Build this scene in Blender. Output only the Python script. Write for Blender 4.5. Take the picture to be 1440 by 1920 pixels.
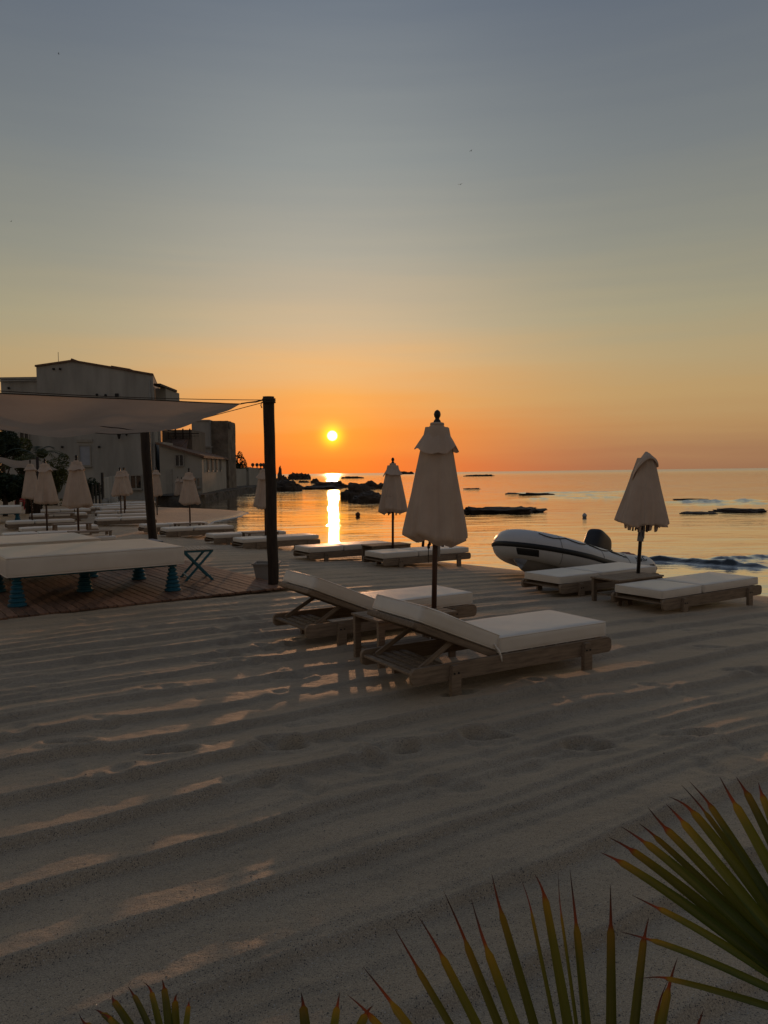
import bpy, bmesh, math, random
import numpy as np
from mathutils import Matrix, Vector, noise as mnoise

S = bpy.context.scene
for o in list(bpy.data.objects):
    bpy.data.objects.remove(o, do_unlink=True)
COL = S.collection
R = math.radians

# ------------------------------------------------------------------ camera
EYE = Vector((0, 0, 1.7))
cam = bpy.data.cameras.new('camera')
camo = bpy.data.objects.new('camera', cam)
COL.objects.link(camo)
cam.sensor_fit = 'HORIZONTAL'; cam.sensor_width = 36; cam.lens = 36
cam.clip_start = 0.05; cam.clip_end = 60000
CM = Matrix.Translation(EYE) @ Matrix.Rotation(R(90 - 2.92), 4, 'X') @ Matrix.Rotation(R(-0.73), 4, 'Z')
camo.matrix_world = CM
S.camera = camo
C3 = CM.to_3x3()

def ray(px, py):
    return (C3 @ Vector(((px - 720) / 1440, (960 - py) / 1440, -1))).normalized()
def at(px, py, depth):            # world point seen at that pixel, `depth` metres ahead (along y)
    d = ray(px, py); return EYE + d * (depth / d.y)
def on(px, py, z=0.0):            # world point on the level z
    d = ray(px, py); return EYE + d * ((z - EYE.z) / d.z)

# ------------------------------------------------------------------ world + sun
SUN = ray(623, 817)
SUN_EL = math.asin(SUN.z); SUN_AZ = math.atan2(SUN.x, SUN.y)
w = bpy.data.worlds.new('World'); S.world = w; w.use_nodes = True
wt = w.node_tree; wn = wt.nodes; wl = wt.links
bg = wn['Background']
def WM(op, a, b=None, c=None):
    n = wn.new('ShaderNodeMath'); n.operation = op
    for i, v in enumerate((a, b, c)):
        if v is None: continue
        if isinstance(v, (int, float)): n.inputs[i].default_value = v
        else: wl.new(v, n.inputs[i])
    return n.outputs[0]
def WR(stops, fac):
    n = wn.new('ShaderNodeValToRGB'); r = n.color_ramp; r.interpolation = 'LINEAR'
    while len(r.elements) < len(stops): r.elements.new(0.5)
    for el, (p, c) in zip(r.elements, stops):
        el.position = p; el.color = (*c, 1)
    wl.new(fac, n.inputs[0]); return n.outputs[0]
def WX(fac, a, b, mode='MIX'):
    n = wn.new('ShaderNodeMix'); n.data_type = 'RGBA'; n.blend_type = mode
    for s, v in ((n.inputs[0], fac), (n.inputs[6], a), (n.inputs[7], b)):
        if isinstance(v, (int, float)): s.default_value = v
        elif isinstance(v, tuple): s.default_value = (*v, 1)
        else: wl.new(v, s)
    return n.outputs[2]
tc = wn.new('ShaderNodeTexCoord')
nrm = wn.new('ShaderNodeVectorMath'); nrm.operation = 'NORMALIZE'; wl.new(tc.outputs['Generated'], nrm.inputs[0])
D = nrm.outputs[0]
sp = wn.new('ShaderNodeSeparateXYZ'); wl.new(D, sp.inputs[0])
elev = WM('ARCSINE', sp.outputs[2])
# faint cloud streaks bend the elevation a little
mp = wn.new('ShaderNodeMapping'); mp.inputs['Scale'].default_value = (1.4, 1.4, 22); wl.new(D, mp.inputs[0])
nz = wn.new('ShaderNodeTexNoise'); nz.inputs['Scale'].default_value = 2.2; nz.inputs['Detail'].default_value = 4
wl.new(mp.outputs[0], nz.inputs['Vector'])
elev2 = WM('ADD', elev, WM('MULTIPLY', WM('SUBTRACT', nz.outputs[0], 0.5), R(2.6)))
ef = WM('DIVIDE', elev2, R(60))
hl = WM('SQRT', WM('ADD', WM('MULTIPLY', sp.outputs[0], sp.outputs[0]), WM('ADD', WM('MULTIPLY', sp.outputs[1], sp.outputs[1]), 1e-6)))
cosd = WM('DIVIDE', WM('ADD', WM('MULTIPLY', sp.outputs[0], math.sin(SUN_AZ)), WM('MULTIPLY', sp.outputs[1], math.cos(SUN_AZ))), hl)
cosd = WM('MINIMUM', WM('MAXIMUM', cosd, -1.0), 1.0)
dlt = WM('ARCCOSINE', cosd)
dn = WM('DIVIDE', dlt, R(14))
wnear = WM('POWER', 2.71828, WM('MULTIPLY', WM('MULTIPLY', dn, dn), -1))
wback = WM('MULTIPLY', WM('SUBTRACT', 1.0, cosd), 0.5)
e = lambda d: d / 60
near = WR([(0, (1.02, .205, .026)), (e(1.2), (1.0, .24, .035)), (e(3), (1.0, .29, .042)), (e(5.4), (.90, .39, .10)),
           (e(8), (.80, .46, .195)), (e(10.8), (.60, .455, .285)), (e(15.5), (.42, .39, .315)), (e(21.5), (.285, .303, .294)),
           (e(33), (.132, .162, .21)), (1, (.08, .105, .155))], ef)
far = WR([(0, (.33, .165, .085)), (e(1.0), (.37, .192, .094)), (e(3), (.46, .27, .115)), (e(5.4), (.49, .325, .145)), (e(8), (.45, .345, .185)),
          (e(10.8), (.375, .335, .216)), (e(15.5), (.275, .275, .225)), (e(21.5), (.19, .21, .215)),
          (e(33), (.098, .125, .175)), (1, (.08, .102, .15))], ef)
back = WR([(0, (.13, .10, .082)), (e(8), (.15, .12, .098)), (e(20), (.135, .122, .112)), (e(40), (.105, .115, .132)), (1, (.085, .105, .145))], ef)
sky = WX(wback, far, back)
sky = WX(wnear, sky, near)
# the sun and its aureole
dt = wn.new('ShaderNodeVectorMath'); dt.operation = 'DOT_PRODUCT'; wl.new(D, dt.inputs[0]); dt.inputs[1].default_value = SUN
gam = WM('ARCCOSINE', WM('MINIMUM', dt.outputs['Value'], 1.0))
def gauss(deg):
    q = WM('DIVIDE', gam, R(deg)); return WM('POWER', 2.71828, WM('MULTIPLY', WM('MULTIPLY', q, q), -1))
def addglow(sky, col, f):
    n = wn.new('ShaderNodeVectorMath'); n.operation = 'SCALE'; n.inputs[0].default_value = col; wl.new(f, n.inputs['Scale'])
    m = wn.new('ShaderNodeVectorMath'); m.operation = 'ADD'; wl.new(sky, m.inputs[0]); wl.new(n.outputs[0], m.inputs[1])
    return m.outputs[0]
sky = addglow(sky, (.10, .07, .0), gauss(3.2))
sky = addglow(sky, (1.0, .75, .0), gauss(.70))
disc = wn.new('ShaderNodeMapRange'); disc.interpolation_type = 'SMOOTHSTEP'
disc.inputs['From Min'].default_value = R(.42); disc.inputs['From Max'].default_value = R(.22)
disc.inputs['To Min'].default_value = 0; disc.inputs['To Max'].default_value = 1
wl.new(gam, disc.inputs['Value'])
sky = addglow(sky, (6, 5, 2.6), disc.outputs[0])
# a share of physical sky under the gradient
ns = wn.new('ShaderNodeTexSky'); ns.sky_type = 'NISHITA'; ns.sun_disc = False
ns.sun_elevation = SUN_EL; ns.sun_rotation = SUN_AZ; ns.dust_density = 4; ns.ozone_density = 2
n = wn.new('ShaderNodeVectorMath'); n.operation = 'SCALE'; wl.new(ns.outputs[0], n.inputs[0]); n.inputs['Scale'].default_value = .0018
m = wn.new('ShaderNodeVectorMath'); m.operation = 'ADD'; wl.new(sky, m.inputs[0]); wl.new(n.outputs[0], m.inputs[1])
wl.new(m.outputs[0], bg.inputs[0]); bg.inputs[1].default_value = 1.0

sl = bpy.data.lights.new('sun', 'SUN'); sl.energy = .55; sl.angle = R(.6); sl.color = (1.0, .50, .24)
slo = bpy.data.objects.new('sun', sl); COL.objects.link(slo)
slo.rotation_mode = 'QUATERNION'; slo.rotation_quaternion = Vector((0, 0, 1)).rotation_difference(SUN)
slo.location = (0, 0, 30)

vs = S.view_settings; vs.view_transform = 'Standard'; vs.look = 'None'; vs.exposure = 0; vs.gamma = 1; vs.use_curve_mapping = False
S.render.engine = 'CYCLES'
cy = S.cycles
cy.use_denoising = True; cy.max_bounces = 6; cy.diffuse_bounces = 3; cy.glossy_bounces = 3; cy.transmission_bounces = 4
cy.sample_clamp_indirect = 4; cy.sample_clamp_direct = 0; cy.caustics_reflective = False; cy.caustics_refractive = False

# ------------------------------------------------------------------ numpy noise
def _h(ix, iy, s):
    n = (ix.astype(np.int64) * 374761393 + iy.astype(np.int64) * 668265263 + s * 974711) & 0x7fffffff
    n = ((n ^ (n >> 13)) * 1274126177) & 0x7fffffff
    return ((n ^ (n >> 16)) & 0xffff) / 65535.0
def vn(x, y, s=0):
    x = np.asarray(x, float); y = np.asarray(y, float)
    ix = np.floor(x); iy = np.floor(y); fx = x - ix; fy = y - iy
    fx = fx * fx * fx * (fx * (fx * 6 - 15) + 10); fy = fy * fy * fy * (fy * (fy * 6 - 15) + 10)
    a = _h(ix, iy, s); b = _h(ix + 1, iy, s); c = _h(ix, iy + 1, s); d = _h(ix + 1, iy + 1, s)
    return (a * (1 - fx) + b * fx) * (1 - fy) + (c * (1 - fx) + d * fx) * fy - .5
def fbm(x, y, s=0, o=3):
    t = 0; a = 1
    for k in range(o):
        t = t + a * vn(x * 2 ** k + 17.3 * k, y * 2 ** k - 9.1 * k, s + k); a *= .5
    return t

# ------------------------------------------------------------------ materials
MATS = {}
def mat(name, c1, c2=None, scale=6, rough=.7, bump=0, bscale=None, coord='Object', stretch=None, detail=4, metal=0,
        spec=.4, trans=0, rnd=0, sheen=0):
    if name in MATS: return MATS[name]
    m = bpy.data.materials.new(name); m.use_nodes = True; t = m.node_tree; N = t.nodes; L = t.links
    b = N['Principled BSDF']; out = N['Material Output']
    b.inputs['Roughness'].default_value = rough; b.inputs['Metallic'].default_value = metal
    b.inputs['Specular IOR Level'].default_value = spec
    if sheen: b.inputs['Sheen Weight'].default_value = sheen
    tcn = N.new('ShaderNodeTexCoord'); mpn = N.new('ShaderNodeMapping')
    if stretch: mpn.inputs['Scale'].default_value = stretch
    L.new(tcn.outputs[coord], mpn.inputs[0])
    nt = N.new('ShaderNodeTexNoise'); nt.inputs['Scale'].default_value = scale; nt.inputs['Detail'].default_value = detail
    nt.inputs['Roughness'].default_value = .6
    L.new(mpn.outputs[0], nt.inputs['Vector'])
    cr = N.new('ShaderNodeValToRGB'); cr.color_ramp.elements[0].position = .3; cr.color_ramp.elements[1].position = .7
    cr.color_ramp.elements[0].color = (*c1, 1); cr.color_ramp.elements[1].color = (*(c2 or c1), 1)
    L.new(nt.outputs[0], cr.inputs[0]); col = cr.outputs[0]
    if rnd:
        oi = N.new('ShaderNodeObjectInfo'); mr = N.new('ShaderNodeMapRange')
        mr.inputs['To Min'].default_value = 1 - rnd; mr.inputs['To Max'].default_value = 1 + rnd
        L.new(oi.outputs['Random'], mr.inputs[0])
        vm = N.new('ShaderNodeVectorMath'); vm.operation = 'SCALE'; L.new(col, vm.inputs[0]); L.new(mr.outputs[0], vm.inputs['Scale'])
        col = vm.outputs[0]
    L.new(col, b.inputs['Base Color'])
    if bump:
        n2 = N.new('ShaderNodeTexNoise'); n2.inputs['Scale'].default_value = bscale or scale * 4; n2.inputs['Detail'].default_value = 3
        L.new(mpn.outputs[0], n2.inputs['Vector'])
        bp = N.new('ShaderNodeBump'); bp.inputs['Strength'].default_value = .6; bp.inputs['Distance'].default_value = bump
        L.new(n2.outputs[0], bp.inputs['Height']); L.new(bp.outputs[0], b.inputs['Normal'])
    if trans:
        tr = N.new('ShaderNodeBsdfTranslucent'); L.new(col, tr.inputs[0])
        mx = N.new('ShaderNodeMixShader'); mx.inputs[0].default_value = trans
        L.new(b.outputs[0], mx.inputs[1]); L.new(tr.outputs[0], mx.inputs[2]); L.new(mx.outputs[0], out.inputs[0])
    MATS[name] = m; return m

WOOD = mat('weathered_wood', (.17, .12, .08), (.34, .25, .17), 5, .75, .002, 30, stretch=(1, 9, 9), rnd=.15)
DECKW = mat('deck_wood', (.13, .068, .042), (.33, .18, .11), 4, .6, .003, 22, stretch=(1.2, 9, 9), rnd=.35)
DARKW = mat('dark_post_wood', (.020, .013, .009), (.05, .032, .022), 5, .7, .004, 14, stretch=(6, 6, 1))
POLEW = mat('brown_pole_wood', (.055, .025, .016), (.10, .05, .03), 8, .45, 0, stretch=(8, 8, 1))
CUSH = mat('cream_mattress_fabric', (.77, .685, .575), (.85, .77, .655), 3, .42, .0012, 420, spec=.5, sheen=.4)
CANVAS = mat('beige_parasol_canvas', (.60, .465, .36), (.70, .55, .43), 4, .9, .001, 300, spec=.1, trans=.16)
SAILM = mat('sail_canvas', (.52, .41, .32), (.60, .48, .375), 1.5, .9, .002, 60, spec=.1, trans=.42)
BLACK = mat('black_rubber', (.012, .012, .012), (.02, .02, .02), 9, .5)
BLACKW = mat('black_turned_wood', (.015, .011, .009), (.03, .02, .015), 9, .4)
STEEL = mat('galvanised_sleeve', (.35, .34, .33), (.45, .44, .43), 12, .45, metal=.3)
TEAL = mat('teal_paint', (.006, .085, .13), (.012, .13, .19), 7, .5, .002, 20)
TEALD = mat('teal_table_paint', (.02, .12, .16), (.04, .18, .23), 7, .5, .001, 20)
SLATC = mat('cream_slat_paint', (.50, .45, .36), (.58, .53, .44), 7, .6)
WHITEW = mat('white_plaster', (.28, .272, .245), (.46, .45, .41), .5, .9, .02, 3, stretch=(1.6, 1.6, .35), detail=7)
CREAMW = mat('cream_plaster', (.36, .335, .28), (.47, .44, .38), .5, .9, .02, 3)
STONE = mat('tower_stone', (.13, .105, .078), (.30, .25, .19), 1.1, .95, .12, 2.2)
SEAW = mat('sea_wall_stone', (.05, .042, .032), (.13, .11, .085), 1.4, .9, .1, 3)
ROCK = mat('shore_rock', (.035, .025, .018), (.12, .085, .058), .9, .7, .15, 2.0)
TILE = mat('roof_tile', (.15, .085, .055), (.24, .15, .10), 2.5, .85, .04, 8)
SHUT = mat('pale_shutter', (.34, .37, .42), (.40, .43, .48), 3, .7)
FRAME = mat('window_frame_paint', (.30, .28, .24), (.38, .36, .31), 3, .7)
GLASS = mat('dark_window_glass', (.012, .013, .014), (.02, .02, .022), 2, .06, spec=.6)
IRON = mat('black_iron', (.015, .014, .013), (.03, .028, .025), 9, .6)
ROPE = mat('dark_rope', (.05, .04, .03), (.08, .065, .05), 40, .9)
HYP = mat('grey_boat_fabric', (.60, .60, .60), (.68, .68, .68), 2, .38, .001, 40, spec=.5)
HULLM = mat('boat_hull_grp', (.30, .29, .28), (.38, .37, .36), 2, .4)
MOTOR = mat('motor_cowl', (.022, .022, .024), (.035, .035, .038), 3, .4)
ALU = mat('oar_aluminium', (.55, .54, .52), (.62, .61, .59), 9, .4)
PINK = mat('faded_red_tarp', (.30, .13, .115), (.42, .20, .175), 5, .8, .01, 20)
BUOYD = mat('dark_orange_buoy', (.10, .035, .012), (.15, .05, .02), 4, .6)
BUOYW = mat('white_buoy', (.45, .45, .46), (.55, .55, .56), 4, .5)
RED = mat('red_plastic', (.35, .03, .03), (.42, .05, .045), 4, .6)
BARK = mat('bark', (.05, .035, .025), (.11, .08, .055), 5, .9, .03, 12)
LEAFD = mat('dark_leaf', (.012, .022, .008), (.04, .06, .018), 1.4, .6, trans=.2)
LEAFY = mat('yellow_green_leaf', (.05, .065, .012), (.14, .13, .03), 1.4, .6, trans=.2)
TAGM = mat('grey_number_plate', (.20, .195, .19), (.25, .245, .24), 9, .6)
BIN = mat('pale_grey_plastic', (.30, .285, .265), (.36, .345, .325), 3, .55)

# ------------------------------------------------------------------ object helpers
def link(name, mesh, m=None, parent=None, loc=None, rot=None):
    o = bpy.data.objects.new(name, mesh); COL.objects.link(o)
    if m is not None and mesh is not None and not mesh.materials: mesh.materials.append(m)
    if parent: o.parent = parent
    if loc is not None: o.location = loc
    if rot is not None: o.rotation_euler = rot
    return o
def thing(name, label, cat, loc=(0, 0, 0), rot=(0, 0, 0), group=None):
    o = bpy.data.objects.new(name, None); COL.objects.link(o); o.empty_display_size = .1
    o.location = loc; o.rotation_euler = rot; tag(o, label, cat, group); return o
def tag(o, label, cat, group=None):
    o['label'] = label; o['category'] = cat
    if group: o['group'] = group
    return o
def structure(o): o['kind'] = 'structure'; return o
def copy_tree(o, parent=None):
    c = o.copy(); COL.objects.link(c); c.parent = parent
    for ch in list(o.children): copy_tree(ch, c)
    return c

class MB:
    def __init__(s): s.v = []; s.f = []
    def add(s, v, f):
        b = len(s.v); s.v += [tuple(p) for p in v]; s.f += [tuple(i + b for i in q) for q in f]; return s
    def box(s, x0, x1, y0, y1, z0, z1):
        return s.add([(x0, y0, z0), (x1, y0, z0), (x1, y1, z0), (x0, y1, z0), (x0, y0, z1), (x1, y0, z1), (x1, y1, z1), (x0, y1, z1)],
                     [(3, 2, 1, 0), (4, 5, 6, 7), (0, 1, 5, 4), (1, 2, 6, 5), (2, 3, 7, 6), (3, 0, 4, 7)])
    def tube(s, pts, rad, n=8, cap=True):
        pts = [Vector(p) for p in pts]
        if not hasattr(rad, '__len__'): rad = [rad] * len(pts)
        V = []; F = []; ref = Vector((0, 0, 1))
        for i, p in enumerate(pts):
            t = (pts[min(i + 1, len(pts) - 1)] - pts[max(i - 1, 0)]).normalized()
            r = ref if abs(t.dot(ref)) < .95 else Vector((1, 0, 0))
            a = t.cross(r).normalized(); b = a.cross(t).normalized()
            for k in range(n):
                an = 2 * math.pi * k / n
                V.append(p + (a * math.cos(an) + b * math.sin(an)) * rad[i])
        for i in range(len(pts) - 1):
            for k in range(n):
                F.append((i * n + k, (i + 1) * n + k, (i + 1) * n + (k + 1) % n, i * n + (k + 1) % n))
        if cap:
            F.append(tuple(range(n))); F.append(tuple(range((len(pts) - 1) * n + n - 1, (len(pts) - 1) * n - 1, -1)))
        return s.add(V, F)
    def lathe(s, prof, n=16, c=(0, 0, 0)):
        V = []; F = []
        for r, z in prof:
            for k in range(n):
                an = 2 * math.pi * k / n; V.append((c[0] + r * math.cos(an), c[1] + r * math.sin(an), c[2] + z))
        for i in range(len(prof) - 1):
            for k in range(n):
                F.append((i * n + k, i * n + (k + 1) % n, (i + 1) * n + (k + 1) % n, (i + 1) * n + k))
        F.append(tuple(range(n - 1, -1, -1))); F.append(tuple(range((len(prof) - 1) * n, len(prof) * n)))
        return s.add(V, F)
    def prism(s, poly, y0, y1):       # polygon in x,z extruded along y
        n = len(poly)
        V = [(x, y0, z) for x, z in poly] + [(x, y1, z) for x, z in poly]
        F = [tuple(range(n)), tuple(range(2 * n - 1, n - 1, -1))] + [(i, i + n, (i + 1) % n + n, (i + 1) % n) for i in range(n)]
        return s.add(V, F)
    def mesh(s, name, smooth=False):
        m = bpy.data.meshes.new(name); m.from_pydata(s.v, [], s.f); m.update()
        bm = bmesh.new(); bm.from_mesh(m); bmesh.ops.recalc_face_normals(bm, faces=bm.faces); bm.to_mesh(m); bm.free()
        if smooth: m.shade_smooth()
        return m
_bc = {}
def bbox(lx, ly, lz, bev=.006, seg=2):     # bevelled box centred on the origin
    k = (round(lx, 4), round(ly, 4), round(lz, 4), bev, seg)
    if k not in _bc:
        bm = bmesh.new(); bmesh.ops.create_cube(bm, size=1)
        bmesh.ops.scale(bm, vec=(lx, ly, lz), verts=bm.verts)
        bmesh.ops.bevel(bm, geom=bm.edges[:], offset=min(bev, .45 * min(lx, ly, lz)), segments=seg, affect='EDGES', profile=.5)
        m = bpy.data.meshes.new('box'); bm.to_mesh(m); bm.free(); _bc[k] = m
    return _bc[k]
_mm = {}
def piping(parent, lx, ly, z, r=.022, rad=.0055, m=None):
    pts = []
    for cx, cy_, a0 in ((lx / 2 - r, ly / 2 - r, 0), (-lx / 2 + r, ly / 2 - r, 90), (-lx / 2 + r, -ly / 2 + r, 180), (lx / 2 - r, -ly / 2 + r, 270)):
        for k in range(5): a = R(a0 + k * 22.5); pts.append((cx + r * math.cos(a), cy_ + r * math.sin(a), z))
    pts.append(pts[0])
    return link('piping', MB().tube(pts, rad, 6, cap=False).mesh('piping', True), m or CUSH, parent)
def part_box(name, lx, ly, lz, m, parent, loc, rot=None, bev=.006, seg=2):
    base = bbox(lx, ly, lz, bev, seg)
    k = (base.name, m.name)
    if k not in _mm:
        c = base.copy(); c.materials.clear(); c.materials.append(m); _mm[k] = c
    return link(name, _mm[k], None, parent, loc, rot)
def cushion(lx, ly, lz, r=.03, seed=0, puff=.012, wr=.004, res=.045):
    """rounded, slightly slumped mattress block centred in x,y with its underside on z=0"""
    bm = bmesh.new(); bmesh.ops.create_cube(bm, size=1)
    bmesh.ops.scale(bm, vec=(lx, ly, lz), verts=bm.verts)
    V = []; F = []
    nx, ny, nz_ = max(4, int(lx / res)), max(4, int(ly / res)), 6
    bm.free()
    h = Vector((lx / 2, ly / 2, lz / 2)); idx = {}
    def vid(i, j, k):
        key = (i, j, k)
        if key not in idx:
            p = Vector((-h.x + lx * i / nx, -h.y + ly * j / ny, -h.z + lz * k / nz_))
            q = Vector([max(-h[a] + r, min(h[a] - r, p[a])) for a in range(3)])
            d = p - q
            if d.length > 1e-6: p = q + d.normalized() * r
            ex = max(0, 1 - (p.x / h.x) ** 6) * max(0, 1 - (p.y / h.y) ** 6)
            if k == nz_: p.z += puff * ex
            nn = mnoise.noise(Vector((p.x * 3 + seed * 7.1, p.y * 3, p.z * 5 + seed)))
            n2 = mnoise.noise(Vector((p.x * 11 + seed * 3.3, p.y * 11, p.z * 9)))
            s = wr * (nn * 1.6 + n2 * .7)
            if k == nz_: p.z += s
            elif k > 0: p += Vector((p.x / h.x if abs(p.x) > h.x - r else 0, p.y / h.y if abs(p.y) > h.y - r else 0, 0)) * s
            idx[key] = len(V); V.append((p.x, p.y, p.z + h.z))
        return idx[key]
    for i in range(nx):
        for j in range(ny):
            F.append((vid(i, j, 0), vid(i, j + 1, 0), vid(i + 1, j + 1, 0), vid(i + 1, j, 0)))
            F.append((vid(i, j, nz_), vid(i + 1, j, nz_), vid(i + 1, j + 1, nz_), vid(i, j + 1, nz_)))
        for k in range(nz_):
            F.append((vid(i, 0, k), vid(i + 1, 0, k), vid(i + 1, 0, k + 1), vid(i, 0, k + 1)))
            F.append((vid(i, ny, k), vid(i, ny, k + 1), vid(i + 1, ny, k + 1), vid(i + 1, ny, k)))
    for j in range(ny):
        for k in range(nz_):
            F.append((vid(0, j, k), vid(0, j, k + 1), vid(0, j + 1, k + 1), vid(0, j + 1, k)))
            F.append((vid(nx, j, k), vid(nx, j + 1, k), vid(nx, j + 1, k + 1), vid(nx, j, k + 1)))
    m = bpy.data.meshes.new('mattress'); m.from_pydata(V, [], F); m.update(); m.shade_smooth()
    return m

# ------------------------------------------------------------------ terrain
SEA = -.35
SHORE = [(60, -40), (20, -1.5), (14, 4), (9, 9.3), (6.6, 11.7), (4.4, 14.0), (2.2, 16.5), (0.3, 18.6), (-1.7, 20.8), (-4.0, 24.2),
         (-6.0, 27.4), (-7.1, 30.3), (-7.4, 33.5), (-7.0, 37.5), (-7.2, 41), (-8.3, 43.6), (-10.5, 45.6), (-13, 47.2), (-15.0, 50.5),
         (-15.6, 55), (-17, 75), (-19, 103), (-22, 140), (-60, 240), (-200, 400)]
POLY = SHORE + [(-900, 500), (-900, -500), (60, -500)]
def shore_d(x, y):
    x = np.asarray(x, float); y = np.asarray(y, float); best = np.full(x.shape, 1e9)
    for (ax, ay), (bx, by) in zip(SHORE[:-1], SHORE[1:]):
        dx, dy = bx - ax, by - ay
        t = np.clip(((x - ax) * dx + (y - ay) * dy) / (dx * dx + dy * dy), 0, 1)
        best = np.minimum(best, np.hypot(x - ax - t * dx, y - ay - t * dy))
    ins = np.zeros(x.shape, bool)
    n = len(POLY)
    for i in range(n):
        ax, ay = POLY[i]; bx, by = POLY[(i + 1) % n]
        if ay == by: continue
        c = ((ay > y) != (by > y)) & (x < (bx - ax) * (y - ay) / (by - ay) + ax)
        ins ^= c
    return np.where(ins, best, -best)
ANG = R(31)
rng = np.random.RandomState(5)
FOOT = []
for i, (px, py) in enumerate([(130, 1396), (318, 1409), (528, 1396), (735, 1404), (912, 1378), (1105, 1398), (1285, 1376)]):
    p = on(px, py); FOOT.append((p.x, p.y, R(rng.uniform(-14, 10)), .05))
fr0 = np.random.RandomState(12)
for k in range(75):
    px, py = fr0.uniform(-40, 1480), 1150 + 330 * fr0.rand() ** 1.6
    if 560 < px < 1160 and py < 1320: continue
    p = on(px, py); FOOT.append((p.x, p.y, R(fr0.uniform(-80, 80)), fr0.uniform(.006, .02)))
for px, py in [(410, 1180), (470, 1188), (440, 1205), (500, 1215), (430, 1225), (470, 1160), (545, 1265), (395, 1240), (460, 1240), (1020, 1280), (1010, 1210), (1230, 1285), (1330, 1210), (860, 1300), (300, 1290), (1390, 1255)]:
    p = on(px, py); FOOT.append((p.x, p.y, R(rng.uniform(-60, 60)), rng.uniform(.018, .034)))
def terrain(x, y, fine=True):
    x = np.asarray(x, float); y = np.asarray(y, float)
    d = shore_d(x, y)
    d = d + .35 * fbm(x * .35, y * .35, 41, 2) * np.clip(np.abs(d), 0, 1)
    z = np.where(d > 0, SEA + .35 * (1 - np.exp(-np.maximum(d, 0) / 2.3)), SEA + .17 * np.maximum(d, -9))
    dry = np.clip((d - .7) / 1.6, 0, 1)
    q = -math.sin(ANG) * x + math.cos(ANG) * y; p = math.cos(ANG) * x + math.sin(ANG) * y
    wq = q + .50 * vn(p * .14, q * .30, 3) + .13 * vn(p * .5, q * .8, 4) + .055 * vn(p * 1.7, q * 2.2, 5) + .012 * vn(p * 6, q * 7, 6)
    def ridge(ph, wdt):
        s = ph - np.floor(ph)
        f = np.clip(s / wdt, 0, 1); f = f * f * (3 - 2 * f)
        g = 1 - np.clip((s - wdt) / (1 - wdt), 0, 1)
        return np.where(s < wdt, f, .25 * g * g + .75 * g)
    a1 = np.clip(.78 + 1.2 * vn(p * .3, q * .9, 7), .25, 1.25)
    a2 = np.clip(.40 + 1.6 * vn(p * .3 + 31, q * .6, 8), 0, 1.1)
    dk = 1 - .5 * np.clip((np.hypot(x, y) - 6.5) / 6, 0, 1)
    h = dk * (.045 * a1 * ridge(wq / .50, .14) + .024 * a2 * ridge(wq / .27 + .37, .18))
    h = h - .020 + .03 * vn(x * .22, y * .22, 9) + .010 * vn(x * .8, y * .8, 10) + .012 * fbm(x * 2.6, y * 2.6, 11, 3)
    if fine: h = h + .0035 * vn(x * 9, y * 9, 12) + .0022 * vn(x * 23, y * 23, 13)
    for fx, fy, fa, dep in FOOT:
        mk = (np.abs(x - fx) < .5) & (np.abs(y - fy) < .5)
        if not np.any(mk): continue
        ca, sa = math.cos(fa), math.sin(fa)
        lx = (x - fx) * ca + (y - fy) * sa; ly = -(x - fx) * sa + (y - fy) * ca
        ball = np.exp(-(((lx - .075) / .085) ** 2 + (ly / .058) ** 2) ** 1.6)
        heel = np.exp(-(((lx + .09) / .065) ** 2 + ((ly - .01) / .05) ** 2) ** 1.6)
        rim = np.exp(-(((np.hypot(lx / .17, ly / .095) - 1.15) / .28) ** 2))
        h = np.where(mk, h - dep * (ball + .85 * heel) + .35 * dep * rim, h)
    fade = np.exp(-np.maximum(np.hypot(x, y) - 25, 0) / 60)
    return z + h * (.06 + .94 * dry) * fade * (d > -1.0)
def gz(x, y, fine=False): return float(terrain(np.array([x]), np.array([y]), fine)[0])

def fan(name, angs, rads, fz, centre=(0, 0), closed=True):
    A, Rr = np.meshgrid(angs, rads)
    X = centre[0] + Rr * np.sin(A); Y = centre[1] + Rr * np.cos(A)
    Z = fz(X, Y)
    nr, na = A.shape
    V = np.stack([X, Y, Z], -1).reshape(-1, 3)
    i = np.arange(nr - 1)[:, None] * na; k = np.arange(na - 1 if not closed else na)[None]
    k2 = (k + 1) % na
    F = np.stack([i + k, i + k2, i + na + k2, i + na + k], -1).reshape(-1, 4)[:, ::-1]
    me = bpy.data.meshes.new(name)
    me.vertices.add(len(V)); me.vertices.foreach_set('co', V.astype(np.float32).ravel())
    me.loops.add(F.size); me.loops.foreach_set('vertex_index', F.astype(np.int32).ravel())
    me.polygons.add(len(F)); me.polygons.foreach_set('loop_start', np.arange(0, F.size, 4, dtype=np.int32))
    me.polygons.foreach_set('loop_total', np.full(len(F), 4, np.int32))
    me.update(calc_edges=True); me.validate(); me.shade_smooth()
    return me
dense = np.linspace(R(-46), R(46), 640)
coarse = np.linspace(R(46), R(314), 70)[1:-1]
rads = np.concatenate([[.02], np.geomspace(.5, 1.9, 20)[:-1], np.geomspace(1.9, 22, 520)[:-1], np.geomspace(22, 600, 150)])
sandm = bpy.data.materials.new('sand'); sandm.use_nodes = True
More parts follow.
